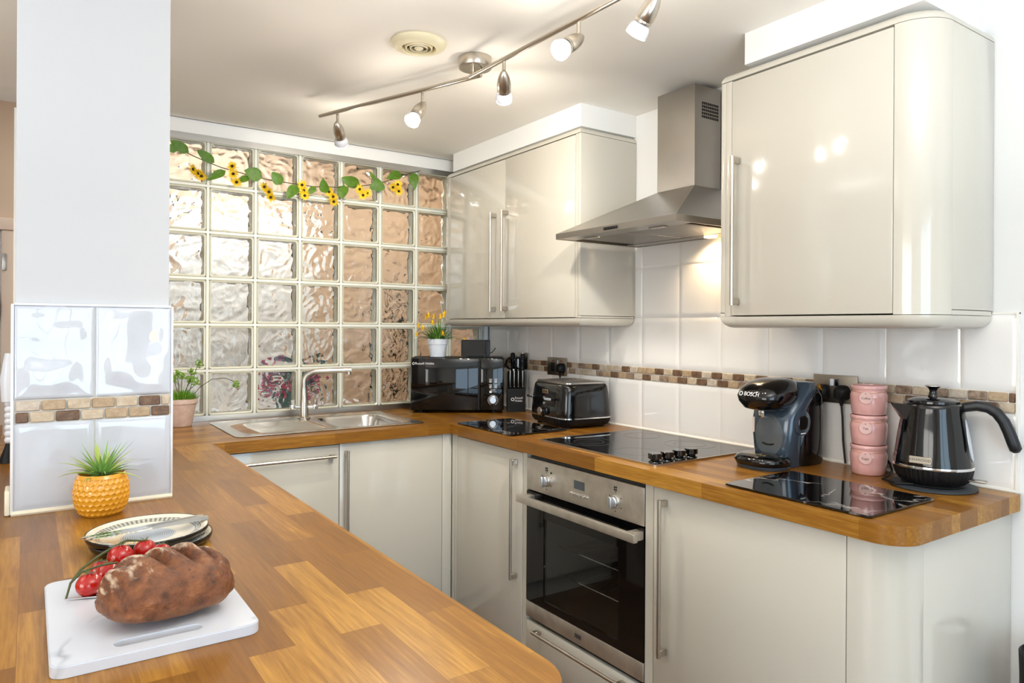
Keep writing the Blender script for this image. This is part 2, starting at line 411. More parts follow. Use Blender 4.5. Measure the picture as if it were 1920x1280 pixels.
# ------------------------------------------------------------------ glass-block wall
win = B()
for i in range(NC + 1):
    x = GX1 - GP * i; win.box(x - .0055 if i else x - .006, x + .0055, YG + .002, YG + .082, GZ0, GZ1)
for j in range(NR + 1):
    z = GZ0 + GP * j; win.box(GX0 + .001, GX1 - .001, YG + .0025, YG + .0815, z - .0055, z + .0055)
W1 = struct(win.obj('window_1', M_mortar, smooth=0))
pan = B(); rim = B()
NG = 26
for i in range(NC):
    for j in range(NR):
        cx = GX1 - GP * (i + .5); cz = GZ0 + GP * (j + .5); h = GP / 2 - .0055; hi = h - .010
        # rounded square rim, open in the middle
        o_ = rrect(-h, h, -h, h, .012, 3); q_ = rrect(-hi, hi, -hi, hi, .008, 3)
        Mx = Matrix.Translation((cx, 0, cz)) @ Matrix.Rotation(PI / 2, 4, 'X')
        rings = []
        for pl, y in ((o_, YG + .006), (inset(o_, .003), YG + .002), (q_, YG + .006), (q_, YG + .078), (inset(o_, .003), YG + .082), (o_, YG + .078)):
            rings.append([V((x, z, -y)) for x, z in pl])
        rim.loft(rings, closed=True, M=Mx)
        sd = random.uniform(0, 500); ph = random.uniform(0, PI)
        for yf, yb, sg in ((YG + .008, YG + .018, 1), (YG + .076, YG + .066, -1)):
            t = bmesh.new(); F = []; K = []
            for a in range(NG + 1):
                fa, ka = [], []
                for b_ in range(NG + 1):
                    u, v = (a / NG * 2 - 1) * hi, (b_ / NG * 2 - 1) * hi
                    ang = math.atan2(v, u) + ph
                    rr = math.hypot(u, v)
                    ed = max(0.0, min(1.0, (hi - max(abs(u), abs(v))) / .010))
                    an = ph + 3.2 * noise.noise((u * 7 + sd, v * 7, yf * 9)); ca, sa = math.cos(an), math.sin(an)
                    w = .62 * noise.noise(((u * ca + v * sa) * 13 + sd, (v * ca - u * sa) * 52, yf)) + .36 * noise.noise(((u * sa - v * ca) * 16, (u * ca + v * sa) * 70 + sd, 3)) + .3 * noise.noise((u * 22 + sd, v * 22, 7))
                    # the moulded relief fades out at the edges of the block
                    dy = sg * .0085 * w * (.25 + .75 * ed)
                    fa.append(t.verts.new((cx + u, yf, cz + v))); ka.append(t.verts.new((cx + u, yb + dy, cz + v)))
                F.append(fa); K.append(ka)
            for a in range(NG):
                for b_ in range(NG):
                    t.faces.new((F[a][b_], F[a + 1][b_], F[a + 1][b_ + 1], F[a][b_ + 1])); t.faces.new((K[a][b_], K[a][b_ + 1], K[a + 1][b_ + 1], K[a + 1][b_]))
            for a in range(NG):
                for k in (0, NG):
                    t.faces.new((F[a][k], F[a + 1][k], K[a + 1][k], K[a][k])); t.faces.new((F[k][a], K[k][a], K[k][a + 1], F[k][a + 1]))
            bmesh.ops.recalc_face_normals(t, faces=t.faces[:])
            pan.add(t)
rim.obj('block_rims', M_rim, W1, smooth=50)
pan.obj('wavy_panes', M_glass, W1, smooth=60)
B().box(GX0, -.03, YG - .014, YG + .09, GZ1 + .002, GZ1 + .014).box(GX0, -.03, YG - .016, YG - .012, GZ1 - .014, GZ1 + .014).obj('head_channel', M_alu, W1)
B().box(GX0, -.03, YG - .016, YG - .011, WT + .001, GZ0 + .008).box(GX0, -.03, YG - .012, YG + .088, .906, GZ0 - .007).obj('sill_channel', M_alu, W1)

# ------------------------------------------------------------------ wall tiles and stone border
def wavetile(b, x0, x1, z0, z1, M, seed, amp, n=20, th=.008):
    """one glazed tile in local x,z; its face is gently moulded"""
    t = bmesh.new(); L = []
    for i in range(n + 1):
        r = []
        for j in range(n + 1):
            q, p = i / n, j / n; x = x0 + (x1 - x0) * q; z = z0 + (z1 - z0) * p
            ed = min(q * (x1 - x0), (1 - q) * (x1 - x0), p * (z1 - z0), (1 - p) * (z1 - z0))
            e = max(0, min(1, ed / .004)); e2 = max(0, min(1, ed / .03))
            w = noise.noise((x * 8 + seed, z * 8, seed * 1.7)) + .45 * noise.noise((x * 17 + seed, z * 17, seed)); 
            r.append(t.verts.new((x, -(th - .003 + .003 * math.sqrt(e) + amp * w * e2), z)))
        L.append(r)
    for i in range(n):
        for j in range(n): t.faces.new((L[i][j], L[i + 1][j], L[i + 1][j + 1], L[i][j + 1]))
    for i in range(n):
        for k, sg in ((0, 1), (n, -1)):
            for A, B_ in (((L[i][k]), (L[i + 1][k])), ((L[k][i]), (L[k][i + 1]))):
                a2, b2 = t.verts.new((A.co.x, 0, A.co.z)), t.verts.new((B_.co.x, 0, B_.co.z)); t.faces.new((A, B_, b2, a2))
    bmesh.ops.recalc_face_normals(t, faces=t.faces[:])
    b.add(t, M)
RW = frame((0, 0, 0), (0, -1, 0), (1, 0, 0)) @ Matrix.Identity(4)      # local x runs along -Y, local -y comes out of the wall (-X)
T = .207; J = [.1427 - T * k for k in range(0, 14)]
tb = B(); g = .0022
ZB, ZM0, ZM1, ZU, ZU2 = WT + .004, 1.1183, 1.1744, 1.384, 1.594
for k in range(13):
    ya, yb = J[k], J[k + 1]; ya = min(ya, YG - .03); yb = max(yb, -2.479)
    if ya - yb < .02: continue
    A, Bq = -ya + g / 2, -yb - g / 2; B2 = min(Bq, 1.776)
    wavetile(tb, A, Bq, ZB, ZM0 - g, RW, k * 3.1, .0007)
    wavetile(tb, A, Bq, ZM1 + g, ZU - g / 2, RW, k * 3.1 + 50, .0014 if k not in (1, 2, 3) else .003)
    if 4 <= k <= 9:
        wavetile(tb, max(A, 1.057), B2, ZU + g / 2, ZU2 - g / 2, RW, k * 3.1 + 90, .0007)
        wavetile(tb, max(A, 1.057), B2, ZU2 + g / 2, 1.70, RW, k * 3.1 + 120, .0007)
wr = bpy.data.objects['wall_right']
tb.obj('wall_tiles', M_tile, wr, smooth=50)
B().box(-.004, -.0005, -2.479, YG - .03, WT + .001, ZU).box(-.004, -.0005, -1.777, -1.0565, ZU, 1.70).obj('grout', M_grout, wr)
B().tube([(-.007, YG - .03, WT + .003), (-.007, -2.48, WT + .003)], .006, 8).box(-.012, -.0006, -2.484, -2.478, WT + .001, ZU + .003).box(-.008, -.0006, -2.484, -2.42, ZU - .001, ZU + .004).obj('caulk_bead', M_caulk, wr)
def mosaic(b, x0, x1, z0, z1, M, pitch, seed, th=.009):
    rnd = random.Random(seed); h = (z1 - z0) / 2
    for r in range(2):
        x = x0 - (pitch * .45 if r else 0); k = rnd.randint(0, 1)
        while x < x1:
            a, c = max(x, x0), min(x + pitch, x1)
            if c - a > .008:
                k += 1
                if k % 2: b.mi = rnd.choice((2, 2, 3))
                else: b.mi = rnd.choice((0, 1, 4, 0))
                if rnd.random() < .12: b.mi = rnd.choice((0, 1))
                j = rnd.uniform(0, .0012)
                zz = z0 + h * (1 - r)
                b.box(a + .0016, c - .0016, -th - j, 0, zz + .0016, zz + h - .0016, .0022, 1, M)
            x += pitch
mb = B(); mosaic(mb, -(YG - .03), 2.477, ZM0, ZM1, RW, .0494, 4)
mb.obj('mosaic_border', stone, wr)
# pillar tiles (front face looks to -Y)
PW = Matrix.Translation((0, PY - .001, 0))
pt = B(); TX0, TX1, TXM = -2.186, -1.865, -2.029
for (x0, x1, s_) in ((TX0, TXM - .0014, 1), (TXM + .0014, TX1, 2)):
    wavetile(pt, x0, x1, WT + .006, 1.1145, PW, s_ * 7.3, .0011, 22)
    wavetile(pt, x0, x1, 1.169, 1.383, PW, s_ * 9.1 + 40, .0105, 46)
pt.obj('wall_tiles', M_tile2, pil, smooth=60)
pm = B(); mosaic(pm, TX0 + .002, TX1 - .002, 1.1155, 1.168, PW, .0494, 9)
pm.obj('mosaic_border', stone, pil)
B().box(TX0 - .003, TX1 + .003, PY - .004, PY - .0005, WT + .002, 1.384).obj('grout', M_grout, pil)
B().box(TX0 - .006, TX0, PY - .010, PY + .012, WT + .002, 1.386, .002).box(TX1, TX1 + .005, PY - .010, PY + .012, WT + .002, 1.386, .002).box(TX0, TX1, PY - .010, PY, 1.383, 1.3885, .002).obj('edge_trim', mat('tile trim', (236, 238, 242), .3), pil)
B().tube([(TX0 - .004, PY - .008, WT + .004), (TX1 + .004, PY - .008, WT + .004)], .006, 8).box(TX0 - .016, TX0 - .006, PY - .009, PY + .07, WT + .001, WT + .055, .003).obj('caulk_bead', mat('cream caulk', (240, 232, 210), .6), pil)

# ------------------------------------------------------------------ worktops
XE, YI, XI = -1.6036, -.526, -.6116
b = B()
out = [(-2.95, -.5045)] + [(-2.95, -2.62)] + arc(XE - .09, -2.53, .09, -PI / 2, 0, 8) + [(XE, -.5045)]
b.prism(out, WT - .04, WT).prism([(-2.95, -.504), (-2.25, -.504), (-2.25, .45), (-2.95, .45)], WT - .04, WT)
tag(b.obj('worktop', M_wood_pen, smooth=30), 'broad oak block peninsula worktop with the bread board and plates on it', 'worktop')
b = B(); b.slab([(-2.245, -.5035), (XE + .0008, -.5035), (XE + .0008, YI), (XI - .0006, YI), (XI - .0006, YG - .018), (-2.245, YG - .018)], [[(-1.072, -.405), (-.724, -.405), (-.724, .035), (-1.072, .035)][::-1]], WT - .043, WT)
o = b.obj('worktop', M_wood_sink, smooth=30); tag(o, 'oak worktop under the glass blocks holding the steel sink', 'worktop')
b = B()
out = [(-.0135, YG - .018), (XI, YG - .018), (XI, -2.415)] + arc(XI + .075, -2.415, .075, PI, 1.5 * PI, 10)[1:] + [(-.0135, -2.49)]
b.prism(out, WT - .044, WT)
tag(b.obj('worktop', M_wood_hob, smooth=30), 'oak worktop along the tiled wall with the hob, toaster and kettle', 'worktop')

# ------------------------------------------------------------------ bar handles and cabinets
def bar(parent, p0, p1, out, r=.0062, stand=.03, name='handle'):
    p0, p1, out = V(p0), V(p1), V(out); d = (p1 - p0).normalized(); b = B()
    q = out * stand
    b.tube([p0 + q, p1 + q], r, 14)
    sd = d.cross(out)
    for p, s in ((p0, 1), (p1, -1)):
        c = p + d * s * .012
        Mx = frame(c, d, sd); b.box(-.010, .010, -.0055, .0055, .001 if out.dot(d.cross(sd)) > 0 else -stand, stand if out.dot(d.cross(sd)) > 0 else -.001, .0015, 1, Mx)
    return b.obj(name, M_nickel, parent, world=True)
def door_x(b, x, y0, y1, z0, z1, t=.019): b.box(x, x + t, min(y0, y1), max(y0, y1), z0, z1, .0022, 2)
FX = -.592; FY = -.505; ZD0, ZD1 = .105, .853
# corner unit on the hob run
c = thing('base_cabinet', 'pale grey base cabinet in the corner, between the sink run and the oven', 'cabinet', (-.3, -.8, 0))
B().box(-.572, -.02, -1.052, -.52, .10, .864).obj('carcass', M_carc, c, world=True)
d = B(); door_x(d, FX, -.550, -1.049, ZD0, .858); d = d.obj('door', M_gloss, c, world=True)
bar(d, (FX, -1.014, .83), (FX, -1.014, .365), (-1, 0, 0))
B().box(FX, FX + .02, -.548, -.527, .105, .864, .0015).box(FX - .002, FX + .018, -.5255, -.5075, .105, .864, .0015).obj('corner_post', M_gloss, c, world=True)
B().box(-.54, -.52, -1.052, -.52, 0, .098).obj('plinth', M_gloss2, c, world=True)
# oven housing
c = thing('oven_housing', 'pale grey housing around the oven with a drawer below', 'cabinet', (-.3, -1.39, 0))
B().box(FX + .002, -.02, -1.079, -1.0535, .06, .864).box(FX + .002, -.02, -1.7365, -1.7035, .06, .864).box(-.57, -.02, -1.7035, -1.079, .2355, .245).box(-.05, -.02, -1.7035, -1.079, .246, .864).obj('carcass', M_gloss2, c, world=True)
B().box(-.54, -.52, -1.7365, -1.0535, 0, .058).obj('plinth', M_gloss2, c, world=True)
d = B(); door_x(d, FX, -1.0815, -1.7, .075, .231); d = d.obj('drawer', M_gloss, c, world=True)
bar(d, (FX, -1.155, .213), (FX, -1.628, .213), (-1, 0, 0))
# wide unit
c = thing('base_cabinet', 'wide pale grey base cabinet right of the oven with a long bar handle', 'cabinet', (-.3, -2.04, 0))
B().box(-.572, -.02, -2.348, -1.738, .10, .864).obj('carcass', M_carc, c, world=True)
d = B(); door_x(d, FX, -1.7395, -2.3485, ZD0, .860); d = d.obj('door', M_gloss, c, world=True)
bar(d, (FX, -1.790, .832), (FX, -1.790, .366), (-1, 0, 0))
B().box(-.54, -.52, -2.348, -1.738, 0, .098).obj('plinth', M_gloss2, c, world=True)
# curved end unit
c = thing('end_cabinet', 'curved pale grey cabinet end under the rounded worktop corner', 'cabinet', (-.3, -2.41, 0))
EY = -2.466
cr = [(FX, -2.3515)] + arc(FX + .1155, -2.3515, .1145, PI, 1.5 * PI, 14)[1:]
inn = arc(FX + .1155, -2.3515, .0965, PI, 1.5 * PI, 14)
b = B(); b.prism(cr + [(x, y) for x, y in inn[::-1]], .105, .864); b.obj('curved_panel', M_gloss, c, smooth=40, world=True)
B().box(FX + .1165, -.003, EY, EY + .018, .105, .864, .0015).obj('end_panel', M_gloss, c, world=True)
B().box(-.47, -.03, -2.44, -2.352, .10, .85).obj('carcass', M_carc, c, world=True)
B().box(-.47, -.02, -2.44, -2.352, 0, .098).obj('plinth', M_gloss2, c, world=True)
# units under the sink
c = thing('base_cabinet', 'pale blue-white door with a horizontal bar handle under the sink drainer', 'cabinet', (-1.36, -.25, 0))
B().box(-1.598, -1.119, -.485, .10, .10, .864).obj('carcass', M_carc, c, world=True)
d = B().box(-1.598, -1.1185, FY, FY + .019, ZD0, .861, .0022).obj('door', M_gloss, c, world=True)
bar(d, (-1.56, FY, .818), (-1.139, FY, .818), (0, -1, 0))
B().box(-1.598, -1.119, -.455, -.435, 0, .098).obj('plinth', M_gloss2, c, world=True)
c = thing('base_cabinet', 'pale blue-white cabinet under the sink bowl with an upright bar handle', 'cabinet', (-.88, -.25, 0))
B().box(-1.117, -.6, -.485, .10, .10, .70).obj('carcass', M_carc, c, world=True)
d = B().box(-1.1155, -.6425, FY, FY + .019, ZD0, .863, .0022).obj('door', M_gloss, c, world=True)
bar(d, (-1.091, FY, .836), (-1.091, FY, .37), (0, -1, 0))
B().box(-.6405, -.5945, FY, FY + .019, .105, .864, .0015).obj('filler_strip', M_gloss, c, world=True)
B().box(-1.117, -.56, -.455, -.435, 0, .098).obj('plinth', M_gloss2, c, world=True)
# the peninsula's base cabinets, seen only mirrored in the glossy fronts
pc = B(); pc.box(-2.6, -1.655, -2.5, -.52, 0, .868)
pc = struct(pc.obj('peninsula_cabinets', M_gloss2))
B().box(-1.654, -1.636, -1.55, -.62, .15, .855, .002).box(-1.654, -1.636, -2.03, -1.555, .60, .855, .002).box(-1.654, -1.636, -2.03, -1.555, .15, .595, .002).box(-1.654, -1.636, -2.5, -2.035, .15, .855, .002).obj('cabinet_fronts', M_gloss, pc)
bh = B(); bh.tube([(-1.606, -1.99, .80), (-1.606, -1.60, .80)], .0065, 12)
bh.obj('handle', M_nickel, pc)

# wall cabinets
def cornice(parent, poly, zt, zb):
    b = B(); rolled(b, [(x if x < -.02 else -.0015, y) for x, y in poly], zt, zt + .026); b.obj('cornice', M_gloss2, parent, world=True)
    b = B(); rolled(b, poly, zb, zb - .035); b.obj('light_rail', M_gloss2, parent, world=True)
UX = -.315
c = thing('wall_cabinet', 'double-door cream wall cabinet between the glass blocks and the cooker hood', 'cabinet', (-.15, -.5, 1.35))
B().box(UX + .021, -.013, -1.036, .05, 1.382, 2.132).obj('carcass', M_carc, c, world=True)
B().box(UX + .002, -.0015, -1.055, -1.0375, 1.3865, 2.1345, .0012).box(UX + .002, -.013, -1.055, -1.0375, 1.3815, 1.390).obj('end_panel', M_gloss2, c, world=True)
B().box(UX + .001, UX + .020, -1.0365, -1.0235, 1.3815, 2.1345, .0012).obj('face_strip', M_gloss2, c, world=True)
B().box(UX + .001, UX + .020, .012, .052, 1.3815, 2.1345, .0012).obj('face_strip', M_gloss2, c, world=True)
for y0, y1, hy, tx in ((.0095, -.5085, -.43, 'left'), (-.5115, -1.0215, -.5265, 'right')):
    d = B(); door_x(d, UX - .001, y0, y1, 1.3835, 2.1315, .02); d = d.obj('door', M_gloss, c, world=True)
    bar(d, (UX - .001, hy, 1.887), (UX - .001, hy, 1.415), (-1, 0, 0), stand=.032)
cornice(c, [(UX, -1.055), (-.012, -1.055), (-.012, .054), (UX, .054)], 2.136, 1.3795)
VX = -.338
c = thing('wall_cabinet', 'cream wall cabinet with one tall door and a curved right end', 'cabinet', (-.15, -2.1, 1.35))
B().box(VX + .021, -.013, -2.32, -1.797, 1.381, 2.118).obj('carcass', M_carc, c, world=True)
B().box(VX + .001, -.0015, -1.796, -1.7785, 1.3865, 2.119, .0012).box(VX + .001, -.013, -1.796, -1.7785, 1.379, 1.39).obj('side_panel', M_gloss2, c, world=True)
B().box(VX + .001, VX + .02, -1.8185, -1.7965, 1.379, 2.119, .001).obj('face_strip', M_gloss2, c, world=True)
d = B(); door_x(d, VX - .001, -1.8205, -2.3215, 1.381, 2.115, .02); d = d.obj('door', M_gloss, c, world=True)
bar(d, (VX - .001, -1.8475, 1.873), (VX - .001, -1.8475, 1.412), (-1, 0, 0), stand=.032)
rr_ = .0965
cr = [(VX, -2.3235)] + arc(VX + rr_, -2.3235, rr_, PI, 1.5 * PI, 14)[1:]; inn = arc(VX + rr_, -2.3235, rr_ - .018, PI, 1.5 * PI, 14)
b = B(); b.prism(cr + inn[::-1], 1.3785, 2.1195); b.obj('curved_panel', M_gloss, c, smooth=40, world=True)
B().box(VX + rr_ + .001, -.0015, -2.42, -2.403, 1.3890, 2.1195, .0012).box(VX + rr_ + .001, -.013, -2.42, -2.403, 1.3785, 1.392).obj('end_panel', M_gloss, c, world=True)
cornice(c, [(VX, -1.7785)] + arc(VX + rr_, -2.3235, rr_, PI, 1.5 * PI, 12) + [(-.012, -2.42), (-.012, -1.7785)], 2.121, 1.377)

# ------------------------------------------------------------------ oven
c = thing('oven', 'built-in steel and black glass oven below the hob', 'oven', (-.3, -1.39, .25))
OX = -.594; y0, y1 = -1.0825, -1.7005
B().box(-.574, -.06, -1.70, -1.3915, .2475, .30).box(-.574, -.06, -1.3915, -1.083, .2475, .30).box(-.574, -.06, -1.70, -1.083, .68, .8525).box(-.574, -.06, -1.70, -1.62, .30, .68).box(-.574, -.06, -1.163, -1.083, .30, .68).box(-.08, -.06, -1.62, -1.163, .30, .68).obj('oven_body', mat('oven enamel', (70, 74, 76), .35), c, world=True)
M_osteel = mat('oven steel', (206, 199, 188), .42, .85, var=(26, (186, 179, 168), 4), bump=(40, .02, 3, .002))
pnl = B().box(OX, OX + .02, y1, y0, .7275, .8475, .0025).obj('control_panel', M_osteel, c, world=True)
M_knob = mat('satin silver', (206, 206, 208), .3, 1)
for yk in (-1.206, -1.572):
    k = B(); Mk = frame((OX, yk, .779), (0, 1, 0), (0, 0, 1)) @ Matrix.Rotation(PI, 4, 'Y')
    k.lathe([(0, 0), (.0215, 0), (.0215, .004), (.019, .006), (.019, .014), (.0165, .017), (0, .017)], 28, Mk)
    k.box(-.0075, .0075, -.0195, .0195, .012, .030, .004, 3, Mk)
    k.obj('knob', M_knob, pnl, world=True)
Mi = frame((OX - .0006, -1.391, .797), (0, -1, 0), (0, 0, 1))
B().box(-.027, .027, -.0145, .0145, 0, .001, 0, 1, Mi).obj('display', mat('lcd', (70, 78, 84), .15), pnl, world=True)
for k in range(6): B().lathe([(0, 0), (.005, 0), (.005, .004), (.0035, .005), (0, .005)], 12, frame((OX, -1.345 - .0175 * k, .7625), (0, 1, 0), (0, 0, 1)) @ Matrix.Rotation(PI, 4, 'Y')).obj('button', M_chrome, pnl, world=True)
mk = B()
for yk in (-1.206, -1.572):
    for a in (0, 60, 120, 180, 240, 300): mk.box(-.0018, .0018, -.0018, .0018, 0, .0006, 0, 1, frame((OX - .0001, yk + .031 * math.sin(math.radians(a)), .779 + .031 * math.cos(math.radians(a))), (0, -1, 0), (0, 0, 1)))
    for dx, dz in ((-.004, .046), (.004, .046), (-.004, .038), (.004, .038)): mk.box(-.003, .003, -.003, .003, 0, .0006, 0, 1, frame((OX - .0001, yk + dx, .779 + dz), (0, -1, 0), (0, 0, 1)))
mk.lathe([(0, 0), (.004, 0), (.004, .0012), (0, .0012)], 12, frame((OX, -1.233, .812), (0, 1, 0), (0, 0, 1)) @ Matrix.Rotation(PI, 4, 'Y'))
mk.obj('printed_lettering', M_darklet, pnl, world=True)
dz0, dz1 = .308, .722
do = B()
wy0, wy1, wz0, wz1 = -1.19, -1.588, .333, .636
do.slab([(-y0, dz0), (-y1, dz0), (-y1, dz1), (-y0, dz1)], [[(-wy0, wz0), (-wy0, wz1), (-wy1, wz1), (-wy1, wz0)]], 0, .018, frame((OX + .018, 0, 0), (0, -1, 0), (0, 0, 1)))
do = do.obj('door', M_blackgl, c, smooth=0, world=True)
M_win = mat('smoked oven glass', (196, 202, 202), .0, trans=1, ior=1.45)
B().box(OX + .003, OX + .008, wy1 + .0005, wy0 - .0005, wz0 + .0005, wz1 - .0005).obj('window_pane', M_win, do, world=True)
B().box(OX - .001, OX + .018, y1, y0, .2475, .306, .002).obj('kick_strip', M_osteel, do, world=True)
bd = B(); bd.box(-.017, .017, -.0075, .0075, 0, .0012, .0005, 1, frame((OX - .001, -1.39, .277), (0, -1, 0), (0, 0, 1)))
bd.obj('badge', mat('badge grey', (96, 92, 98), .3, .6), do, world=True)
hb = B().box(OX - .055, OX - .037, -1.712, -1.088, .687, .7135, .002).box(OX - .0375, OX, -1.135, -1.10, .687, .7135, .002).box(OX - .0375, OX, -1.70, -1.665, .687, .7135, .002)
hb.obj('handle', M_osteel, do, world=True)
for zz in (.41, .515):
    rk = B()
    for yy in [-1.585 + .0155 * i for i in range(27)]: rk.tube([(-.50, yy, zz), (-.12, yy, zz)], .0013, 6)
    rk.tube([(-.50, -1.60, zz), (-.50, -1.168, zz)], .003, 8).tube([(-.12, -1.60, zz), (-.12, -1.168, zz)], .003, 8)
    rk.obj('oven_rack', M_chrome, c, world=True)

# ------------------------------------------------------------------ hob
c = thing('hob', 'black glass electric hob with steel frame and four knobs', 'hob', (-.3, -1.41, WT))
hx0, hx1, hy0, hy1 = -.558, -.036, -1.711, -1.112
B().slab(rrect(hx0, hx1, hy0, hy1, .008, 3), [rrect(hx0 + .007, hx1 - .007, hy0 + .007, hy1 - .007, .004, 3)[::-1]], WT + .0003, WT + .006).obj('frame', M_steel, c, world=True)
gl = B().prism(rrect(hx0 + .0073, hx1 - .0073, hy0 + .0073, hy1 - .0073, .004, 3), WT + .0004, WT + .0055).obj('glass_top', M_blackgl, c, world=True)
M_ring = mat('ring print', (92, 92, 94), .3)
for cx, cy, r in ((-.435, -1.255, .088), (-.16, -1.255, .072), (-.435, -1.50, .072), (-.16, -1.50, .092)):
    for q in (r, r * .62) if r > .085 else (r,):
        B().lathe([(q, WT + .0056), (q + .0012, WT + .0056), (q + .0012, WT + .0058), (q, WT + .0058), (q, WT + .0056)], 64, Matrix.Translation((cx, cy, 0))).obj('heating_ring', M_ring, gl, world=True)
for kx in (-.522, -.467, -.411, -.354):
    B().lathe([(0, 0), (.021, 0), (.0195, .003), (.0135, .007), (.0135, .009), (.0215, .0125), (.0215, .027), (.0195, .029), (0, .029)], 32, Matrix.Translation((kx, -1.676, WT + .0056))).obj('knob', M_blackpl, c, world=True)

# ------------------------------------------------------------------ cooker hood
c = thing('cooker_hood', 'stainless steel chimney cooker hood over the hob', 'cooker hood', (-.2, -1.39, 1.68))
HX, hy0, hy1 = -.46, -1.703, -1.081; lz0, lz1 = 1.684, 1.706; cz = 1.862; ca, cb, cx0 = -1.515, -1.324, -.16
b = B().slab([(HX, hy0), (-.013, hy0), (-.013, hy1), (HX, hy1)], [[(HX + .004, hy0 + .004), (HX + .004, hy1 - .004), (-.017, hy1 - .004), (-.017, hy0 + .004)]], lz0, lz1)
b.obj('lip', M_steelv, c, smooth=0, world=True)
b = B().loft([[V(p) for p in ((HX, hy0, lz1), (-.013, hy0, lz1), (-.013, hy1, lz1), (HX, hy1, lz1))], [V(p) for p in ((cx0, ca, cz), (-.013, ca, cz), (-.013, cb, cz), (cx0, cb, cz))]])
b.obj('canopy', M_steelv, c, smooth=0, world=True)
ch = B().box(cx0 + .003, -.013, ca + .003, cb - .003, cz + .001, 2.236, .001).obj('chimney', M_steelv, c, smooth=0, world=True)
vh = B()
for i in range(9):
    for j in range(5): vh.box(-.118 + .0105 * i, -.1115 + .0105 * i, ca + .0018, ca + .0036, 2.118 + .0125 * j, 2.1265 + .0125 * j)
vh.obj('vent_holes', M_gap, ch, smooth=0, world=True)
fl = B()
for a, e in ((hy0 + .05, -1.394), (-1.39, hy1 - .05)):
    fl.box(HX + .09, -.085, a, e, lz0 + .003, lz0 + .009, .002)
fl.obj('grease_filter', mat('filter mesh', (150, 146, 140), .4, 1), c, world=True)
B().box(HX + .005, HX + .088, hy0 + .006, hy1 - .006, lz0 + .002, lz0 + .006).box(-.083, -.018, hy0 + .006, hy1 - .006, lz0 + .002, lz0 + .006).obj('underside', M_steelv, c, smooth=0, world=True)
for a in (-1.555, -1.21):
    B().box(-.40, -.375, a - .035, a + .035, lz0 - .002, lz0 + .003, .002).obj('filter_latch', M_steel, c, world=True)
for k in range(5):
    B().box(-.0055, .0055, -.0048, .0048, 0, .004, .001, 1, frame((HX - .0003, -1.366 - .0145 * k, (lz0 + lz1) / 2), (0, -1, 0), (0, 0, 1))).obj('button', M_blackmt, c, world=True)
B().lathe([(0, 0), (.024, 0), (.024, .004), (0, .004)], 24, Matrix.Translation((-.052, -1.50, lz0 - .003))).obj('halogen_lamp', mat('lit halogen', (255, 226, 170), .4, emit=(255, 206, 140), estr=12), c, world=True)

# ------------------------------------------------------------------ sink and tap
c = thing('sink', 'stainless steel sink with ribbed drainer set in the worktop', 'sink', (-1.1, -.19, WT))
sx0, sx1, sy0, sy1 = -1.503, -.690, -.445, .066
bx0, bx1, by0, by1 = -1.058, -.742, -.388, .012; bd_ = .15
def rbox(x, y, x0, x1, y0, y1, r):
    dx = max(x0 + r - x, x - x1 + r, 0); dy = max(y0 + r - y, y - y1 + r, 0)
    if dx > 0 and dy > 0: return r - math.hypot(dx, dy)
    return min(x - x0, x1 - x, y - y0, y1 - y)
def sm(t): t = max(0, min(1, t)); return t * t * (3 - 2 * t)
def sz(x, y):
    z = .0022
    e = rbox(x, y, sx0, sx1, sy0, sy1, .025)
    z += .0022 * sm(1 - abs(e - .011) / .007)                       # raised lip
    d = rbox(x, y, bx0, bx1, by0, by1, .075)
    if d > -.016: z -= .004 * sm((d + .016) / .012)
    if d > 0: z -= bd_ * (sm(d / .045) * .94 + .06 * sm(d / .12))
    q = rbox(x, y, sx0 + .045, bx0 - .035, sy0 + .05, sy1 - .085, .09)   # drainer
    if q > 0: z -= .0025 * sm(q / .012)
    w = rbox(x, y, sx0 + .10 + .06 * abs(y + .19) , bx0 - .055, sy0 + .075, sy1 - .11, .03)
    if w > 0: z += .0046 * sm(w / .012) * (0.5 + .5 * math.cos(2 * PI * y / .0265))
    return z
xs_ = sorted(set([sx0 + (sx1 - sx0) * i / 150 for i in range(151)] + [bx0 + .05 * k / 12 for k in range(13)] + [bx1 - .05 * k / 12 for k in range(13)]))
ys_ = sorted(set([sy0 + (sy1 - sy0) * i / 150 for i in range(151)] + [by0 + .05 * k / 12 for k in range(13)] + [by1 - .05 * k / 12 for k in range(13)]))
t = bmesh.new(); L = [[t.verts.new((x, y, WT + sz(x, y))) for y in ys_] for x in xs_]
for i in range(len(xs_) - 1):
    for j in range(len(ys_) - 1): t.faces.new((L[i][j], L[i + 1][j], L[i + 1][j + 1], L[i][j + 1]))
bmesh.ops.delete(t, geom=[v for v in t.verts if rbox(v.co.x, v.co.y, sx0, sx1, sy0, sy1, .025) < -.0002], context='VERTS')
b = B(); b.add(t); b.obj('sink_top', M_sink, c, smooth=60, world=True)
B().lathe([(0, 0), (.03, 0), (.032, .003), (.02, .004), (.012, .001), (0, .001)], 24, Matrix.Translation((-.90, -.19, WT - .147))).obj('waste', M_chrome, c, world=True)
B().lathe([(0, 0), (.009, 0), (.009, .003), (.006, .003), (0, .001)], 16, frame((bx1 - .014, -.19, WT - .035), (0, 1, 0), (.5, 0, 1))).obj('overflow', M_blackmt, c, world=True)
c = thing('tap', 'brushed steel mixer tap with a long swan-neck spout and two crystal-like levers', 'tap', (-1.102, -.01, WT + .003))
B().lathe([(0, 0), (.030, 0), (.030, .004), (.0205, .008), (.0195, .062), (.0185, .066), (.0180, .085), (.0155, .09), (.0150, .14), (0, .14)], 28).obj('body', M_nickel, c)
ds = V((.955, -.30, 0)).normalized()
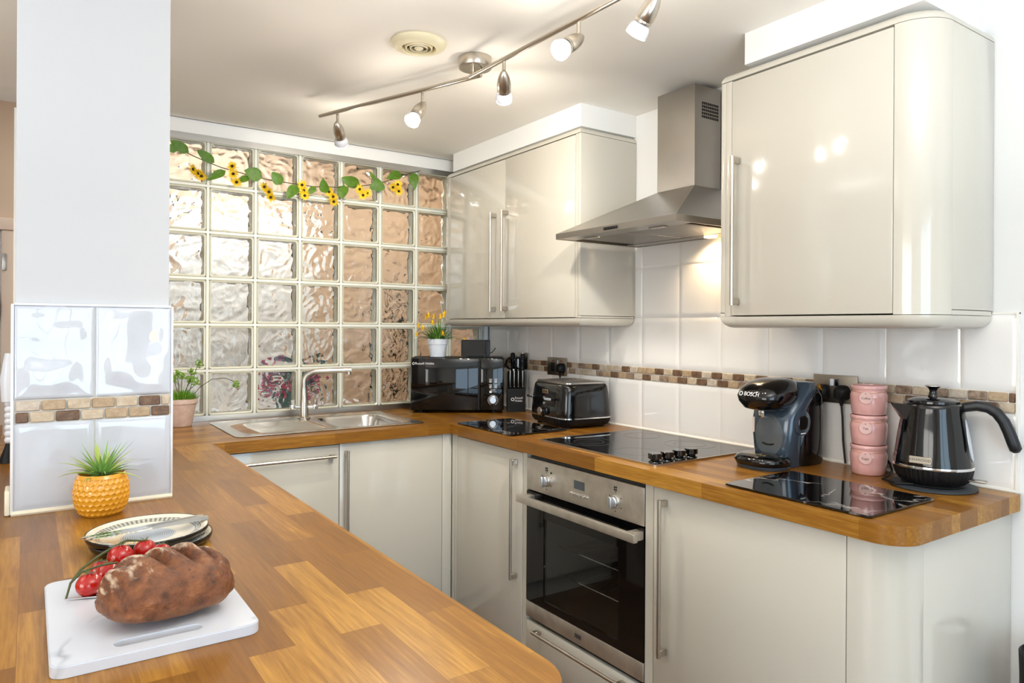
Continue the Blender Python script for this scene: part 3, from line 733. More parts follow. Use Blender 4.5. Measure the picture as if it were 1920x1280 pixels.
pts = [V((0, 0, .135)), V((0, 0, .16))] + [V((0, 0, .165)) + ds * (.052 - .052 * math.cos(a)) + V((0, 0, .052 * math.sin(a))) for a in [PI / 2 * k / 8 for k in range(9)]] + [V((0, 0, .219)) + ds * .12, V((0, 0, .221)) + ds * .215]
B().tube(pts, .0125, 16).tube([pts[-1] + ds * -.012 + V((0, 0, -.002)), pts[-1] + ds * -.012 + V((0, 0, -.022))], .0105, 14).obj('spout', M_nickel, c)
for sg in (-1, 1):
    e = ds * .05 * sg
    lv = B().tube([V((0, 0, .052)), V((0, 0, .052)) + e * .9], .0085, 12)
    lv.tube([V((0, 0, .046)) + e, V((0, 0, .085)) + e * 1.04], [.011, .009], 8).box(-.012, .012, -.012, .012, -.011, .011, .004, 2, Matrix.Translation(V((0, 0, .052)) + e))
    lv.obj('lever', M_chrome, c)

# ------------------------------------------------------------------ appliances
def placard(b, key, size, o, x, y): b.text(key, size, frame(o, x, y))
# microwave (front faces the camera)
ma = -.553; MX = Matrix.Rotation(ma, 4, 'Z')
c = thing('microwave', 'black microwave oven in the corner with a mirror-like door and silver dial', 'microwave', (-.592, -.085, WT), ma)
mw, mh, md = .465, .262, .235; fz = .014
B().box(0, mw, .012, md, fz, fz + mh, .004).obj('casing', M_blackmt, c)
dr = B().box(.0005, .343, -.004, .0115, fz + .002, fz + mh - .002, .004).obj('door', M_blackgl, c)
B().box(.347, mw - .0005, -.004, .0115, fz + .002, fz + mh - .002, .004).obj('control_panel', M_blackgl, c)
B().box(.335, .3425, -.0052, -.0042, fz + .003, fz + mh - .016).obj('door_edge', M_blackmt, dr)
t_ = B(); placard(t_, 'rh1', .0165, (.022, -.0044, fz + mh - .028), (1, 0, 0), (0, 0, 1)); t_.lathe([(.004, 0), (.006, 0), (.006, .0004), (.004, .0004), (.004, 0)], 16, frame((.014, -.0042, fz + mh - .028), (1, 0, 0), (0, 0, 1)))
t_.obj('lettering', M_whitelet, dr, smooth=0)
B().lathe([(0, 0), (.0195, 0), (.0195, .003), (.0165, .004), (.0165, .014), (.015, .016), (0, .016)], 32, frame((.410, -.0042, fz + .052), (1, 0, 0), (0, 0, 1))).obj('dial', M_knob, c)
t_ = B()
for u, v in ((.398, .165), (.424, .165), (.398, .137), (.424, .137)):
    Mq = frame((u, -.0042, v - .005), (1, 0, 0), (0, 0, 1))
    t_.lathe([(.0055, 0), (.0068, 0), (.0068, .0004), (.0055, .0004), (.0055, 0)], 18, Mq).box(-.008, .008, .0095, .0115, 0, .0004, 0, 1, Mq).box(-.002, .002, -.003, .003, 0, .0004, 0, 1, Mq)
Mq = frame((.41, -.0042, .108), (1, 0, 0), (0, 0, 1)); t_.box(-.018, .018, -.001, .0, 0, .0004, 0, 1, Mq).box(-.018, -.006, -.006, .004, 0, .0004, 0, 1, Mq).box(-.012, .012, .008, .010, 0, .0004, 0, 1, Mq)
Mq = frame((.41, -.0042, fz + .052), (1, 0, 0), (0, 0, 1))
for a in range(-60, 241, 12): t_.box(-.0016, .0016, .0235, .0255, 0, .0004, 0, 1, Mq @ Matrix.Rotation(math.radians(a - 90), 4, 'Z'))
t_.obj('printed_lettering', M_whitelet, c, smooth=0)
for x in (.05, mw - .05):
    for y in (.03, md - .03): B().lathe([(0, 0), (.012, 0), (.013, fz), (0, fz)], 14, Matrix.Translation((x, y, 0))).obj('foot', M_blackmt, c)
def onmw(u, v, z=0): return MX @ V((u, v, 0)) + V((-.592, -.085, WT + fz + mh + .0006 + z))
# smart display
p = onmw(.322, .075)
c = thing('smart_display', 'small black smart display standing on the microwave', 'smart display', p, ma + .02)
b = B().loft([[V((x, y, z)) for x, z in rrect(-.074, .074, .004, .089, .009, 5)] for y in (0, .012)] + [[V((x, y, z)) for x, z in rrect(-.066, .066, .004, .080, .012, 5)] for y in (.03,)] + [[V((x, y, z)) for x, z in rrect(-.05, .05, .002, .05, .012, 5)] for y in (.065,)])
b.obj('body', M_blackmt, c)
B().loft([[V((x, y, z)) for x, z in rrect(-.068, .068, .013, .083, .005, 4)] for y in (-.0012, .0004)]).obj('screen', M_blackgl, c)
B().box(-.04, .04, .004, .06, 0, .0045, .001).obj('foot', M_blackmt, c)
B().tube([(.06, .045, .02), (.085, .05, .022), (.098, .058, .036), (.104, .062, .046)], .0022, 8).obj('power_lead', M_blackmt, c)
# knife block
kc = V((-.112, -.318, WT)); ka = -.56
c = thing('knife_block', 'black knife block between the microwave and the toaster', 'knife block', kc, ka)
B().loft([[V((x, y, z)) for y, z in ((0, 0), (.12, 0), (.12, .185), (.055, .205), (.05, .118), (0, .118))] for x in (-.046, .046)]).obj('block', M_blackmt, c, smooth=20)
t_ = B(); placard(t_, 'rh2', .0145, (-.008, -.0006, .064), (1, 0, 0), (0, 0, 1)); t_.lathe([(.0055, 0), (.0085, 0), (.0085, .0005), (.0055, .0005), (.0055, 0)], 18, frame((-.019, -.0002, .064), (1, 0, 0), (0, 0, 1)))
t_.obj('lettering', M_whitelet, c, smooth=0)
Mkb = Matrix.Translation(kc) @ Matrix.Rotation(ka, 4, 'Z')
def inblock(name, label, cat, u, v, z, group=None):
    q = Mkb @ V((u, v, z)); return thing(name, label, cat, q, ka, group)
k0 = inblock('steak_knife', 'leftmost of the four small steak knives in front of the knife block', 'knife', -.032, .024, .118, 'steak knives in the knife block')
B().tube([(0, 0, .001), (0, 0, .02), (0, .003, .075), (0, .004, .09)], [.0075, .0085, .0075, .0085], 10).obj('handle', M_blackpl, k0)
B().box(-.0014, .0014, -.0108, -.0062, .006, .088, .0006).ball((0, -.007, .01), .0042, u=10, v=6).ball((0, -.004, .088), .0048, u=10, v=6).obj('tang', M_steel, k0)
for u, nm in ((-.011, 'second steak knife from the left in front of the knife block'), (.010, 'third steak knife from the left in front of the knife block'), (.032, 'rightmost of the four small steak knives in front of the knife block')):
    dup(k0, Mkb @ Matrix.Translation((u, .024, .118)), nm)
s = inblock('kitchen_scissors', 'black-handled kitchen scissors hanging in the knife block with two loops', 'scissors', -.012, .075, .2)
for sg in (-1, 1):
    pts = [(sg * (.021 + .017 * math.cos(a)), 0, .045 + .028 * math.sin(a)) for a in [2 * PI * k / 18 for k in range(18)]]
    B().tube(pts, .005, 8, closed=True).tube([(sg * .008, 0, 0), (sg * .010, 0, .022)], .006, 8).obj('loop_handle', M_blackpl, s)
B().box(-.008, .008, -.002, .002, .0005, .014, .001).obj('pivot', M_steel, s)
hd = inblock('kitchen_knife', 'tall riveted knife handle at the right of the knife block', 'knife', .033, .085, .2)
B().loft([[V((dx + x, y, z)) for x, y in rrect(-w, w, -.009, .009, .006, 3)] for z, w, dx in ((.0, .011, 0), (.02, .0105, 0), (.055, .010, .001), (.085, .0125, .003), (.094, .010, .003))]).obj('handle', M_blackmt, hd)
B().ball((.003, 0, .096), .008, (1, .8, .8), 12, 8).obj('end_cap', M_chrome, hd)
for zz in (.02, .055): B().ball((0, -.009, zz), .0033, u=8, v=6).obj('rivet', M_chrome, hd)
hd = inblock('sharpening_steel', 'round-topped black handle rising behind the scissors in the knife block', 'sharpening steel', -.015, .104, .192)
B().lathe([(0, .001), (.009, .001), (.010, .05), (.013, .08), (.013, .097), (.008, .105), (0, .107)], 18).obj('handle', M_blackmt, hd)
hd = inblock('carving_knife', 'slim dark knife handle in the middle of the knife block', 'knife', .011, .085, .2)
B().loft([[V((x, y, z)) for x, y in rrect(-w, w, -.008, .008, .005, 3)] for z, w in ((.0, .009), (.03, .0095), (.07, .010), (.083, .008))]).obj('handle', M_blackpl, hd)
B().box(-.0012, .0012, -.0086, -.0078, .005, .075).obj('tang', M_steel, hd)
# toaster
tc_ = V((-.163, -.812, WT)); ta = -.12
c = thing('toaster', 'glossy black four-slice toaster with steel top and ribbed foot', 'toaster', tc_, ta)
rows = [(.046, .129, .159), (.06, .129, .159), (.11, .126, .156), (.155, .121, .152), (.176, .1175, .1485), (.185, .113, .144), (.190, .104, .134)]
bd = B().sell([(z, 0, 0, hx, hy, 6.5) for z, hx, hy in rows], 72).obj('body', M_blackpl, c, smooth=60)
B().sell([(.0415, 0, 0, .1315, .1615, 6.5), (.0465, 0, 0, .1315, .1615, 6.5)], 72).obj('chrome_band', M_chrome, c)
b = B(); rings = []
for z, hx, hy in ((.008, .108, .138), (.014, .120, .150), (.026, .127, .157), (.0413, .129, .159)):
    ring = []
    for k in range(240):
        a = 2 * PI * k / 240; cc, q = math.cos(a), math.sin(a); rb = 1 - (.012 if (k % 4 < 2 and .012 < z) else 0)
        ring.append(V((rb * hx * math.copysign(abs(cc) ** (2 / 6.5), cc), rb * hy * math.copysign(abs(q) ** (2 / 6.5), q), z)))
    rings.append(ring)
b.loft(rings).obj('ribbed_foot', M_blackmt, c, smooth=30)
top = B().slab(rrect(-.105, .105, -.136, .136, .03, 5), [rrect(-.08, .07, yy - .013, yy + .013, .004, 2)[::-1] for yy in (-.098, -.05, .05, .098)], .1885, .1948).obj('steel_top', M_steel, c)
B().box(-.085, .075, -.12, .12, .186, .1935).obj('slot_liner', M_gap, top)
for x in (-.085, .085):
    for y in (-.12, .12): B().lathe([(0, 0), (.011, 0), (.012, .009), (0, .009)], 12, Matrix.Translation((x, y, 0))).obj('foot', M_blackmt, c)
fxx = -.1275
B().box(-.0015, .0015, -.0245, .0245, -.009, .009, .001, 1, Matrix.Translation((fxx + .004, .012, .150))).obj('name_plate', mat('brushed gold', (196, 178, 146), .3, 1), c)
t_ = B(); placard(t_, 'kenwood', .0085, (fxx + .0022, .012, .150), (0, -1, 0), (0, 0, 1)); t_.obj('lettering', M_darklet, c, smooth=0)
for yy in (.098, -.058):
    lv = B().box(fxx - .024, fxx + .002, yy - .028, yy + .028, .118, .128, .003, 2).obj('lever', M_blackpl, c)
    B().box(fxx - .0265, fxx - .0235, yy - .027, yy + .027, .1175, .1285, .0012, 1).obj('lever_trim', M_chrome, lv)
for zz in (.122, .098):
    B().lathe([(0, 0), (.0062, 0), (.0062, .003), (.005, .004), (0, .004)], 16, frame((fxx, .012, zz), (0, -1, 0), (0, 0, 1))).obj('button', M_steel, c)
Mq = frame((fxx - .0005, .012, .066), (0, -1, 0), (0, 0, 1))
kn = B().lathe([(0, 0), (.028, 0), (.026, .004), (.019, .006), (.018, .022), (0, .022)], 32, Mq).obj('dial', M_blackpl, c)
B().lathe([(0, .0222), (.0175, .0222), (.0165, .026), (0, .026)], 28, Mq).obj('dial_cap', M_steel, kn)

# coffee machine: looks towards -X
c = thing('coffee_machine', 'black and slate pod coffee machine beside the hob', 'coffee machine', (-.192, -1.893, WT), 0)
tr = B().sell([(.012, -.085, 0, .064, .076, 2.3), (.016, -.085, 0, .070, .081, 2.3), (.026, -.085, 0, .073, .084, 2.3), (.036, -.085, 0, .066, .077, 2.3), (.042, -.085, 0, .055, .066, 2.3)], 56).obj('drip_tray', M_blackpl, c, smooth=60)
B().sell([(.001, -.08, 0, .066, .077, 2.4), (.0118, -.08, 0, .069, .080, 2.4)], 56).obj('tray_foot', M_slate, tr)
t_ = B(); placard(t_, 'tassimo', .0155, (-.110, 0, .0423), (0, -1, 0), (1, 0, 0)); t_.obj('lettering', mat('gold lettering', (206, 176, 112), .3, 1), tr, smooth=0)
# slate column in the middle
col = B().sell([(.001, .0, 0, .044, .062, 3), (.02, -.004, 0, .046, .064, 3), (.05, -.010, 0, .045, .070, 3), (.10, -.013, 0, .043, .075, 3), (.15, -.008, 0, .044, .078, 3), (.18, .006, 0, .047, .081, 3), (.21, .030, 0, .050, .083, 3), (.24, .055, 0, .050, .081, 3), (.262, .066, 0, .04, .072, 3)], 56).obj('column', M_slate, c, smooth=60)
def colx(y, z):
    R = ((.001, .0, .044, .062), (.02, -.004, .046, .064), (.05, -.010, .045, .070), (.10, -.013, .043, .075), (.15, -.008, .044, .078), (.18, .006, .047, .081), (.21, .030, .050, .083))
    k = max(i for i in range(len(R) - 1) if R[i][0] <= z); f = (z - R[k][0]) / (R[k + 1][0] - R[k][0])
    cx, hx, hy = (R[k][m] * (1 - f) + R[k + 1][m] * f for m in (1, 2, 3))
    return cx - hx * max(0, 1 - (abs(y) / hy) ** 3) ** (1 / 3)
rings = []
for q, off in ((1.0, .0006), (.985, -.0010), (.75, -.0012), (.5, -.0012), (.25, -.0012), (.01, -.0012)):
    rings.append([V((colx(.050 * q * math.cos(a), .098 + .066 * q * math.sin(a)) + off, .050 * q * math.cos(a), .098 + .066 * q * math.sin(a))) for a in [2 * PI * k / 40 for k in range(40)]])
B().loft(rings, cap=False).obj('face_panel', mat('grey satin panel', (92, 98, 102), .25, .2, coat=.3), col, smooth=50)
B().tube([(colx(.022 - .0055 * k, .073) - .0005, .022 - .0055 * k, .073 - .0045 * math.sin(PI * k / 8)) for k in range(9)], [.0015] + [.0032] * 7 + [.0015], 8).obj('grip_slot', M_blackmt, col)
B().box(-.060, -.040, .014, .034, .150, .176, .003).obj('nozzle', M_chrome, col)
B().box(-.0505, -.040, .0545, .0625, .10, .148).obj('sticker', mat('paper sticker', (226, 208, 200), .5), col)
# rear tank
B().sell([(.001, .085, 0, .072, .072, 3.2), (.012, .085, 0, .074, .076, 3.2), (.05, .082, 0, .076, .080, 3.2), (.12, .080, 0, .077, .0815, 3.2), (.17, .084, 0, .071, .0805, 3.2), (.215, .090, 0, .060, .076, 3), (.245, .090, 0, .046, .066, 2.8), (.256, .088, 0, .030, .05, 2.6)], 56).obj('rear_body', M_blackpl, c, smooth=60)
# head
hd = B().sell([(.178, -.052, 0, .056, .05, 2.6), (.184, -.060, 0, .070, .060, 2.6), (.205, -.062, 0, .082, .074, 2.8), (.222, -.060, 0, .087, .079, 2.8), (.245, -.048, 0, .082, .076, 2.7), (.262, -.036, 0, .068, .066, 2.5), (.272, -.024, 0, .046, .05, 2.4), (.276, -.018, 0, .024, .03, 2.2)], 56).obj('head', M_blackpl, c, smooth=60)
t_ = B(); placard(t_, 'bosch', .0185, (-.146, .022, .230), (-.14, -1, 0), (.35, 0, 1)); t_.lathe([(.005, 0), (.0072, 0), (.0072, .0006), (.005, .0006), (.005, 0)], 18, frame((-.1445, .034, .230), (-.14, -1, 0), (.35, 0, 1)))
t_.obj('lettering', M_whitelet, hd, smooth=0)
# selector button on the side facing -Y
Mq = frame((.006, -.0785, .140), (1, 0, 0), (0, 0, 1))
kn = B().lathe([(0, -.004), (.040, -.004), (.040, .001), (.034, .003), (0, .003)], 36, Mq).obj('button_ring', M_slate, c)
B().sell([(.003, 0, 0, .024, .022, 3), (.005, 0, 0, .022, .020, 3)], 36, Mq).obj('selector', M_blackgl, kn)
B().box(-.012, .012, -.034, -.031, .001, .0038, 0, 1, Mq).obj('print', M_whitelet, kn)

# stacking canisters
def canister(z, word, label, g='pink stacking canisters'):
    c = thing('canister', label, 'canister', (-.088, -2.126, z), 0, g)
    B().lathe([(0, 0), (.0435, 0), (.046, .003), (.0490, .025), (.0512, .050), (.0508, .060), (.0478, .0665), (.0470, .0725), (.0496, .0765), (.0506, .080), (.0498, .0855), (.048, .0875), (.0452, .087), (.0446, .079), (.0465, .058), (.0455, .03), (.042, .012), (0, .008)], 48).obj('pot', M_pink, c, smooth=60)
    a = math.radians(200); nx, ny = math.cos(a), math.sin(a); o_ = (nx * .0522, ny * .0522, .052)
    Mt = frame(o_, (-ny, nx, 0), (nx * .10, ny * .10, 1)) @ Matrix.Rotation(0, 4, 'X')
    tg = B().lathe([(0, 0), (.0172, 0), (.0180, .0012), (.0172, .0026), (0, .0026)], 28, Mt)
    tg = tg.obj('tag', M_pinktag, c)
    q = B(); q.text(word, .0095, Mt @ Matrix.Translation((0, -.001, .0027))); q.lathe([(0, .0026), (.0014, .0026), (.0014, .003), (0, .003)], 10, Mt @ Matrix.Translation((0, .0125, 0))); q.obj('lettering', M_darklet, tg, smooth=0)
    B().tube([(.0484 * math.cos(t_), .0484 * math.sin(t_), .0695 - .004 * max(0, math.cos(t_ - a)) ** 4) for t_ in [2 * PI * k / 32 for k in range(32)]], .0009, 6, closed=True).obj('string', mat('twine', (196, 150, 112), .8), c)
    return c
canister(WT + .0005, 'sugar', 'bottom canister of the pink stack, its round tag reads Sugar')
canister(WT + .0888, 'tea', 'middle canister of the pink stack, its round tag reads Tea')
canister(WT + .1771, 'coffee', 'top open canister of the pink stack, its round tag reads Coffee')

# kettle on its base, on a round mat
KC = V((-.112, -2.318, WT))
b = B().lathe([(0, 0), (.103, 0), (.106, .002), (.106, .0055), (.103, .0075), (0, .0075)], 64, Matrix.Translation(KC + V((0, 0, .0003))))
tag(b.obj('kettle_mat', mat('slate mat', (50, 56, 62), .55)), 'round slate-grey mat under the black kettle', 'mat')
c = thing('kettle_dock', 'low black power dock between the kettle and its round mat', 'kettle dock', KC + V((0, 0, .0082)))
B().lathe([(0, 0), (.076, 0), (.078, .003), (.072, .009), (0, .009)], 48).obj('disc', M_blackmt, c)
B().tube([(-.075, .015, .005), (-.10, .05, .004), (-.07, .10, .003), (-.01, .115, .003), (.06, .14, .003), (.085, .16, .02), (.089, .2, .06), (.090, .21, .16)], .0035, 8).obj('power_lead', M_blackmt, c)
c = thing('kettle', 'glossy black kettle with a curved handle and ribbed chrome-banded base', 'kettle', KC + V((0, 0, .0176)))
kz = .044
B().lathe([(0, 0), (.078, 0), (.086, .006), (.0925, .018), (.0965, .036)] + [(.0965, kz), (0, kz)], 192, fn=lambda a, z: -.0022 * (1 if math.sin(a * 48) > 0 else 0) if .004 < z < .038 else 0).obj('ribbed_base', M_blackmt, c, smooth=30)
B().lathe([(0, kz - .003), (.0985, kz - .003), (.0992, kz), (.0985, kz + .004), (0, kz + .004)], 64).obj('chrome_band', M_chrome, c)
body = B().lathe([(0, kz + .004), (.0965, kz + .004), (.0968, kz + .010), (.0935, .075), (.089, .11), (.083, .15), (.0765, .185), (.0735, .20), (.0725, .208), (.069, .2125), (.06, .2135), (0, .2135)], 64, fn=lambda a, z: -.0012 * abs(math.sin(a * 5)) ** .5 if .06 < z < .2 else 0).obj('body', M_blackpl, c, smooth=60)
B().lathe([(0, .2135), (.064, .2135), (.0635, .219), (.05, .225), (.02, .2285), (0, .2285)], 48).obj('lid', M_blackpl, c)
lk = B().lathe([(0, .228), (.014, .228), (.011, .234), (.0085, .244), (.012, .252), (.0195, .2575), (0, .2575)], 28).obj('lid_knob', M_blackpl, c)
B().lathe([(0, .2576), (.0198, .2576), (.0195, .2595), (.016, .2605), (0, .2605)], 28).obj('knob_cap', M_steel, lk)
dsp = V((-.78, .62, 0)).normalized(); sdp = V((-dsp.y, dsp.x, 0))
B().loft([[dsp * .060 + sdp * .022 + V((0, 0, .150)), dsp * .060 - sdp * .022 + V((0, 0, .150)), dsp * .062 - sdp * .028 + V((0, 0, .208)), dsp * .062 + sdp * .028 + V((0, 0, .208))],
          [dsp * .084 + sdp * .012 + V((0, 0, .172)), dsp * .084 - sdp * .012 + V((0, 0, .172)), dsp * .084 - sdp * .017 + V((0, 0, .2095)), dsp * .084 + sdp * .017 + V((0, 0, .2095))],
          [dsp * .108 + sdp * .003 + V((0, 0, .203)), dsp * .108 - sdp * .003 + V((0, 0, .203)), dsp * .110 - sdp * .005 + V((0, 0, .2105)), dsp * .110 + sdp * .005 + V((0, 0, .2105))]]).obj('spout', M_blackpl, c, smooth=50)
dh = V((.42, -.9075, 0)).normalized()
hp = [(.055, .197), (.075, .2045), (.10, .2095), (.125, .206), (.145, .193), (.160, .172), (.171, .145), (.180, .118), (.186, .100), (.188, .093)]
B().tube([dh * r + V((0, 0, z)) for r, z in hp], [.012, .013, .0135, .0138, .014, .0142, .0145, .0148, .0142, .007], 16).obj('handle', mat('matt black', (24, 26, 30), .42), c, smooth=60)
aw = math.radians(278); nx, ny = math.cos(aw), math.sin(aw)
B().loft([[V((nx, ny, 0)) * (.0938 - (z - .07) * .165 + off) + V((-ny, nx, 0)) * w_ * cs + V((0, 0, z)) for cs, z in [(math.cos(t_), .118 + .055 * math.sin(t_)) for t_ in [2 * PI * k / 24 for k in range(24)]]] for off, w_ in ((-.004, .011), (.002, .010))]).obj('water_window', mat('frosted window', (176, 186, 200), .15, coat=.4), c)
ap = math.radians(187); nx, ny = math.cos(ap), math.sin(ap); Mp = frame((nx * .0945, ny * .0945, .066), (-ny, nx, 0), (-nx * .13, -ny * .13, 1))
B().box(-.0275, .0275, -.0095, .0095, -.004, .0015, .001, 1, Mp).obj('name_plate', mat('pewter plate', (188, 180, 166), .3, 1), c)
q = B(); q.text('kenwood', .0098, Mp @ Matrix.Translation((0, 0, .0016))); q.obj('lettering', M_darklet, c, smooth=0)
B().box(-.012, .012, .085, .128, .012, .018, .002, 1, Matrix.Rotation(math.radians(186), 4, 'Z')).obj('switch', M_steel, c)

# worktop savers
M_saver = marble('black marble glass', (6, 7, 10), (190, 184, 182), .02, 7.0, .022, .3, coat=.5)
for nm, x0, x1, yy0, yy1, lb in (('chopping_board', -.588, -.282, -2.402, -1.998, 'black marbled glass board on the worktop in front of the kettle and canisters'), ('chopping_board', -.592, -.306, -.972, -.548, 'black marbled glass board on the worktop in front of the toaster')):
    c = thing(nm, lb, 'chopping board', ((x0 + x1) / 2, (yy0 + yy1) / 2, WT))
    hx, hy = (x1 - x0) / 2, (yy1 - yy0) / 2
    B().prism(rrect(-hx, hx, -hy, hy, .008, 4), .0025, .0075).obj('glass_plate', M_saver, c)
    for sx in (-1, 1):
        for sy in (-1, 1): B().lathe([(0, 0.0002), (.007, 0.0002), (.007, .0025), (0, .0025)], 12, Matrix.Translation((sx * (hx - .03), sy * (hy - .03), 0))).obj('foot', M_blackmt, c)

# sockets, plugs
M_socket = mat('brushed bronze plate', (158, 150, 138), .35, 1)
def socket(y, z, w, h, label, switch):
    c = thing('wall_socket', label, 'socket', (-.0095, y, z))
    X = -.0005
    pl = B().box(X - .0045, X, -w / 2, w / 2, -h / 2, h / 2, .0015).obj('plate', M_socket, c)
    return c
c = socket(-.524, 1.1495, .152, .088, 'brushed metal double socket above the toaster with a single plug in it', 0)
B().box(-.0085, -.005, .020, .043, -.026, .018, .001).box(-.010, -.0083, .027, .036, -.012, .01, .001).obj('rocker', M_blackmt, c)
B().box(-.0062, -.0048, .022, .035, .024, .030).box(-.0062, -.0048, -.042, -.029, .024, .030).obj('neon', mat('red neon', (150, 40, 30), .3), c)
B().box(-.008, -.005, -.012, -.007, .012, .03, .001).obj('switch', M_white, c)
c = socket(-1.974, 1.1475, .150, .09, 'brushed metal double socket behind the coffee machine with two black plugs', 0)
B().box(-.0085, -.005, .002, .015, .010, .032, .0012).obj('switch', M_white, c)
B().box(-.0085, -.005, -.014, -.002, .010, .032, .0012).obj('dark_switch', M_blackpl, c)
def plug(y, z, label, cable, lead=None):
    c = thing('plug', label, 'plug', (-.0148, y, z))
    Mq = frame((0, 0, 0), (0, -1, 0), (0, 0, 1))
    B().sell([(0, 0, 0, .024, .0245, 2.6), (.012, 0, 0, .0245, .025, 2.6), (.022, 0, -.001, .021, .022, 2.6), (.03, 0, -.003, .012, .014, 2.4)], 32, Mq).tube([(-.012, 0, -.012), (-.013, 0, -.03), (-.012, 0, -.04)], [.008, .006, .0045], 10).obj('body', M_blackmt, c)
    if cable: B().tube([(-.012, 0, -.036)] + cable, .0032, 8).obj('cable', M_blackmt, c)
    return c
plug(-.566, 1.142, 'black plug in the socket above the toaster', [(-.013, 0, -.06), (-.008, -.005, -.12), (-.010, -.02, -.225)])
c = plug(-1.936, 1.137, 'black plug with an orange fuse cover behind the coffee machine', [(-.006, 0, -.08), (-.004, .01, -.16), (-.004, .02, -.222)])
B().prism([(-.013, .006), (.013, .006), (0, .024)], .0, .008, frame((-.022, 0, .0), (0, -1, 0), (0, 0, 1))).obj('fuse_cover', mat('amber cover', (206, 138, 48), .35), c)
plug(-2.004, 1.137, 'black plug beside the pink canisters', [(-.012, -.004, -.08), (-.008, -.004, -.15), (-.008, -.012, -.222)])
c = socket(-.235, 1.165, .086, .086, 'small cream socket half hidden behind the knife block', 0)
plug(-.235, 1.155, 'black plug behind the knife block at the microwave side', [(-.03, .02, -.06), (-.06, .05, -.08), (-.03, .05, -.11), (-.06, .06, -.15), (-.05, .06, -.20)])

# ------------------------------------------------------------------ peninsula still life
M_board = marble('white marble board', (206, 210, 219), (138, 142, 152), .3, 5.5, .035, .35)
c = thing('chopping_board', 'white marble-look chopping board under the loaf with a slot handle', 'chopping board', (-2.012, -2.073, WT))
out = rrect(-.124, .124, -.172, .172, .018, 6)
slot = [(x, y) for x, y in rrect(-.053, .053, -.0105, .0105, .0104, 6)]
slot = [(x + .0, y - .137 - .0) for x, y in slot][::-1]
B().slab(out, [slot], .0005, .0135).obj('board', M_board, c, smooth=40)
B().slab(inset(out, .0015), [[(x * 1.02, (y + .137) * 1.1 - .137) for x, y in slot]], .0135, .015).obj('board_face', M_board, c, smooth=40)
# loaf
M_loaf = bpy.data.materials.new('bread crust'); M_loaf.use_nodes = True
nt = M_loaf.node_tree; p = nt.nodes['Principled BSDF']; L_ = nt.links.new
tc = nd(nt, 'ShaderNodeTexCoord')
n1 = nd(nt, 'ShaderNodeTexNoise'); n1.inputs['Scale'].default_value = 46; n1.inputs['Detail'].default_value = 8; n1.inputs['Roughness'].default_value = .65
L_(tc.outputs['Object'], n1.inputs['Vector'])
r1 = nd(nt, 'ShaderNodeValToRGB'); e = r1.color_ramp.elements
e[0].position = .30; e[0].color = lin((58, 30, 16)); e[1].position = .74; e[1].color = lin((172, 112, 68)); x = e.new(.45); x.color = lin((112, 62, 30)); x = e.new(.58); x.color = lin((136, 80, 42))
L_(n1.outputs['Fac'], r1.inputs[0])
at = nd(nt, 'ShaderNodeAttribute', attribute_name='flour')
n2 = nd(nt, 'ShaderNodeTexNoise'); n2.inputs['Scale'].default_value = 90; n2.inputs['Detail'].default_value = 4; L_(tc.outputs['Object'], n2.inputs['Vector'])
m9 = nd(nt, 'ShaderNodeMapping'); m9.inputs['Scale'].default_value = (1.6, .45, 1); L_(tc.outputs['Object'], m9.inputs['Vector']); L_(m9.outputs[0], n2.inputs['Vector'])
mm = nd(nt, 'ShaderNodeMath', operation='MULTIPLY'); L_(at.outputs['Fac'], mm.inputs[0]); L_(n2.outputs['Fac'], mm.inputs[1])
r3 = nd(nt, 'ShaderNodeValToRGB'); r3.color_ramp.elements[0].position = .42; r3.color_ramp.elements[1].position = .62; L_(mm.outputs[0], r3.inputs[0])
mx = nd(nt, 'ShaderNodeMix', data_type='RGBA'); L_(r3.outputs[0], mx.inputs[0]); L_(r1.outputs[0], mx.inputs[6]); mx.inputs[7].default_value = lin((226, 200, 172))
vo = nd(nt, 'ShaderNodeTexVoronoi'); vo.inputs['Scale'].default_value = 75; L_(tc.outputs['Object'], vo.inputs['Vector'])
r4 = nd(nt, 'ShaderNodeValToRGB'); r4.color_ramp.elements[0].position = .10; r4.color_ramp.elements[1].position = .17; r4.color_ramp.elements[0].color = (1, 1, 1, 1); r4.color_ramp.elements[1].color = (0, 0, 0, 1); L_(vo.outputs['Distance'], r4.inputs[0])
n5 = nd(nt, 'ShaderNodeTexNoise'); n5.inputs['Scale'].default_value = 18; L_(tc.outputs['Object'], n5.inputs['Vector'])
r5 = nd(nt, 'ShaderNodeValToRGB'); r5.color_ramp.elements[0].position = .5; r5.color_ramp.elements[1].position = .6; L_(n5.outputs['Fac'], r5.inputs[0])
m5 = nd(nt, 'ShaderNodeMath', operation='MULTIPLY'); L_(r4.outputs[0], m5.inputs[0]); L_(r5.outputs[0], m5.inputs[1])
m4 = nd(nt, 'ShaderNodeMix', data_type='RGBA'); L_(m5.outputs[0], m4.inputs[0]); L_(mx.outputs[2], m4.inputs[6]); m4.inputs[7].default_value = lin((70, 36, 24))
a6 = nd(nt, 'ShaderNodeAttribute', attribute_name='pale'); m6 = nd(nt, 'ShaderNodeMix', data_type='RGBA'); q6 = nd(nt, 'ShaderNodeMath', operation='MULTIPLY'); q6.inputs[1].default_value = .6; L_(a6.outputs['Fac'], q6.inputs[0])
L_(q6.outputs[0], m6.inputs[0]); L_(m4.outputs[2], m6.inputs[6]); m6.inputs[7].default_value = lin((186, 128, 82)); L_(m6.outputs[2], p.inputs['Base Color']); p.inputs['Roughness'].default_value = .36; p.inputs['Coat Weight'].default_value = .1; p.inputs['Coat Roughness'].default_value = .25
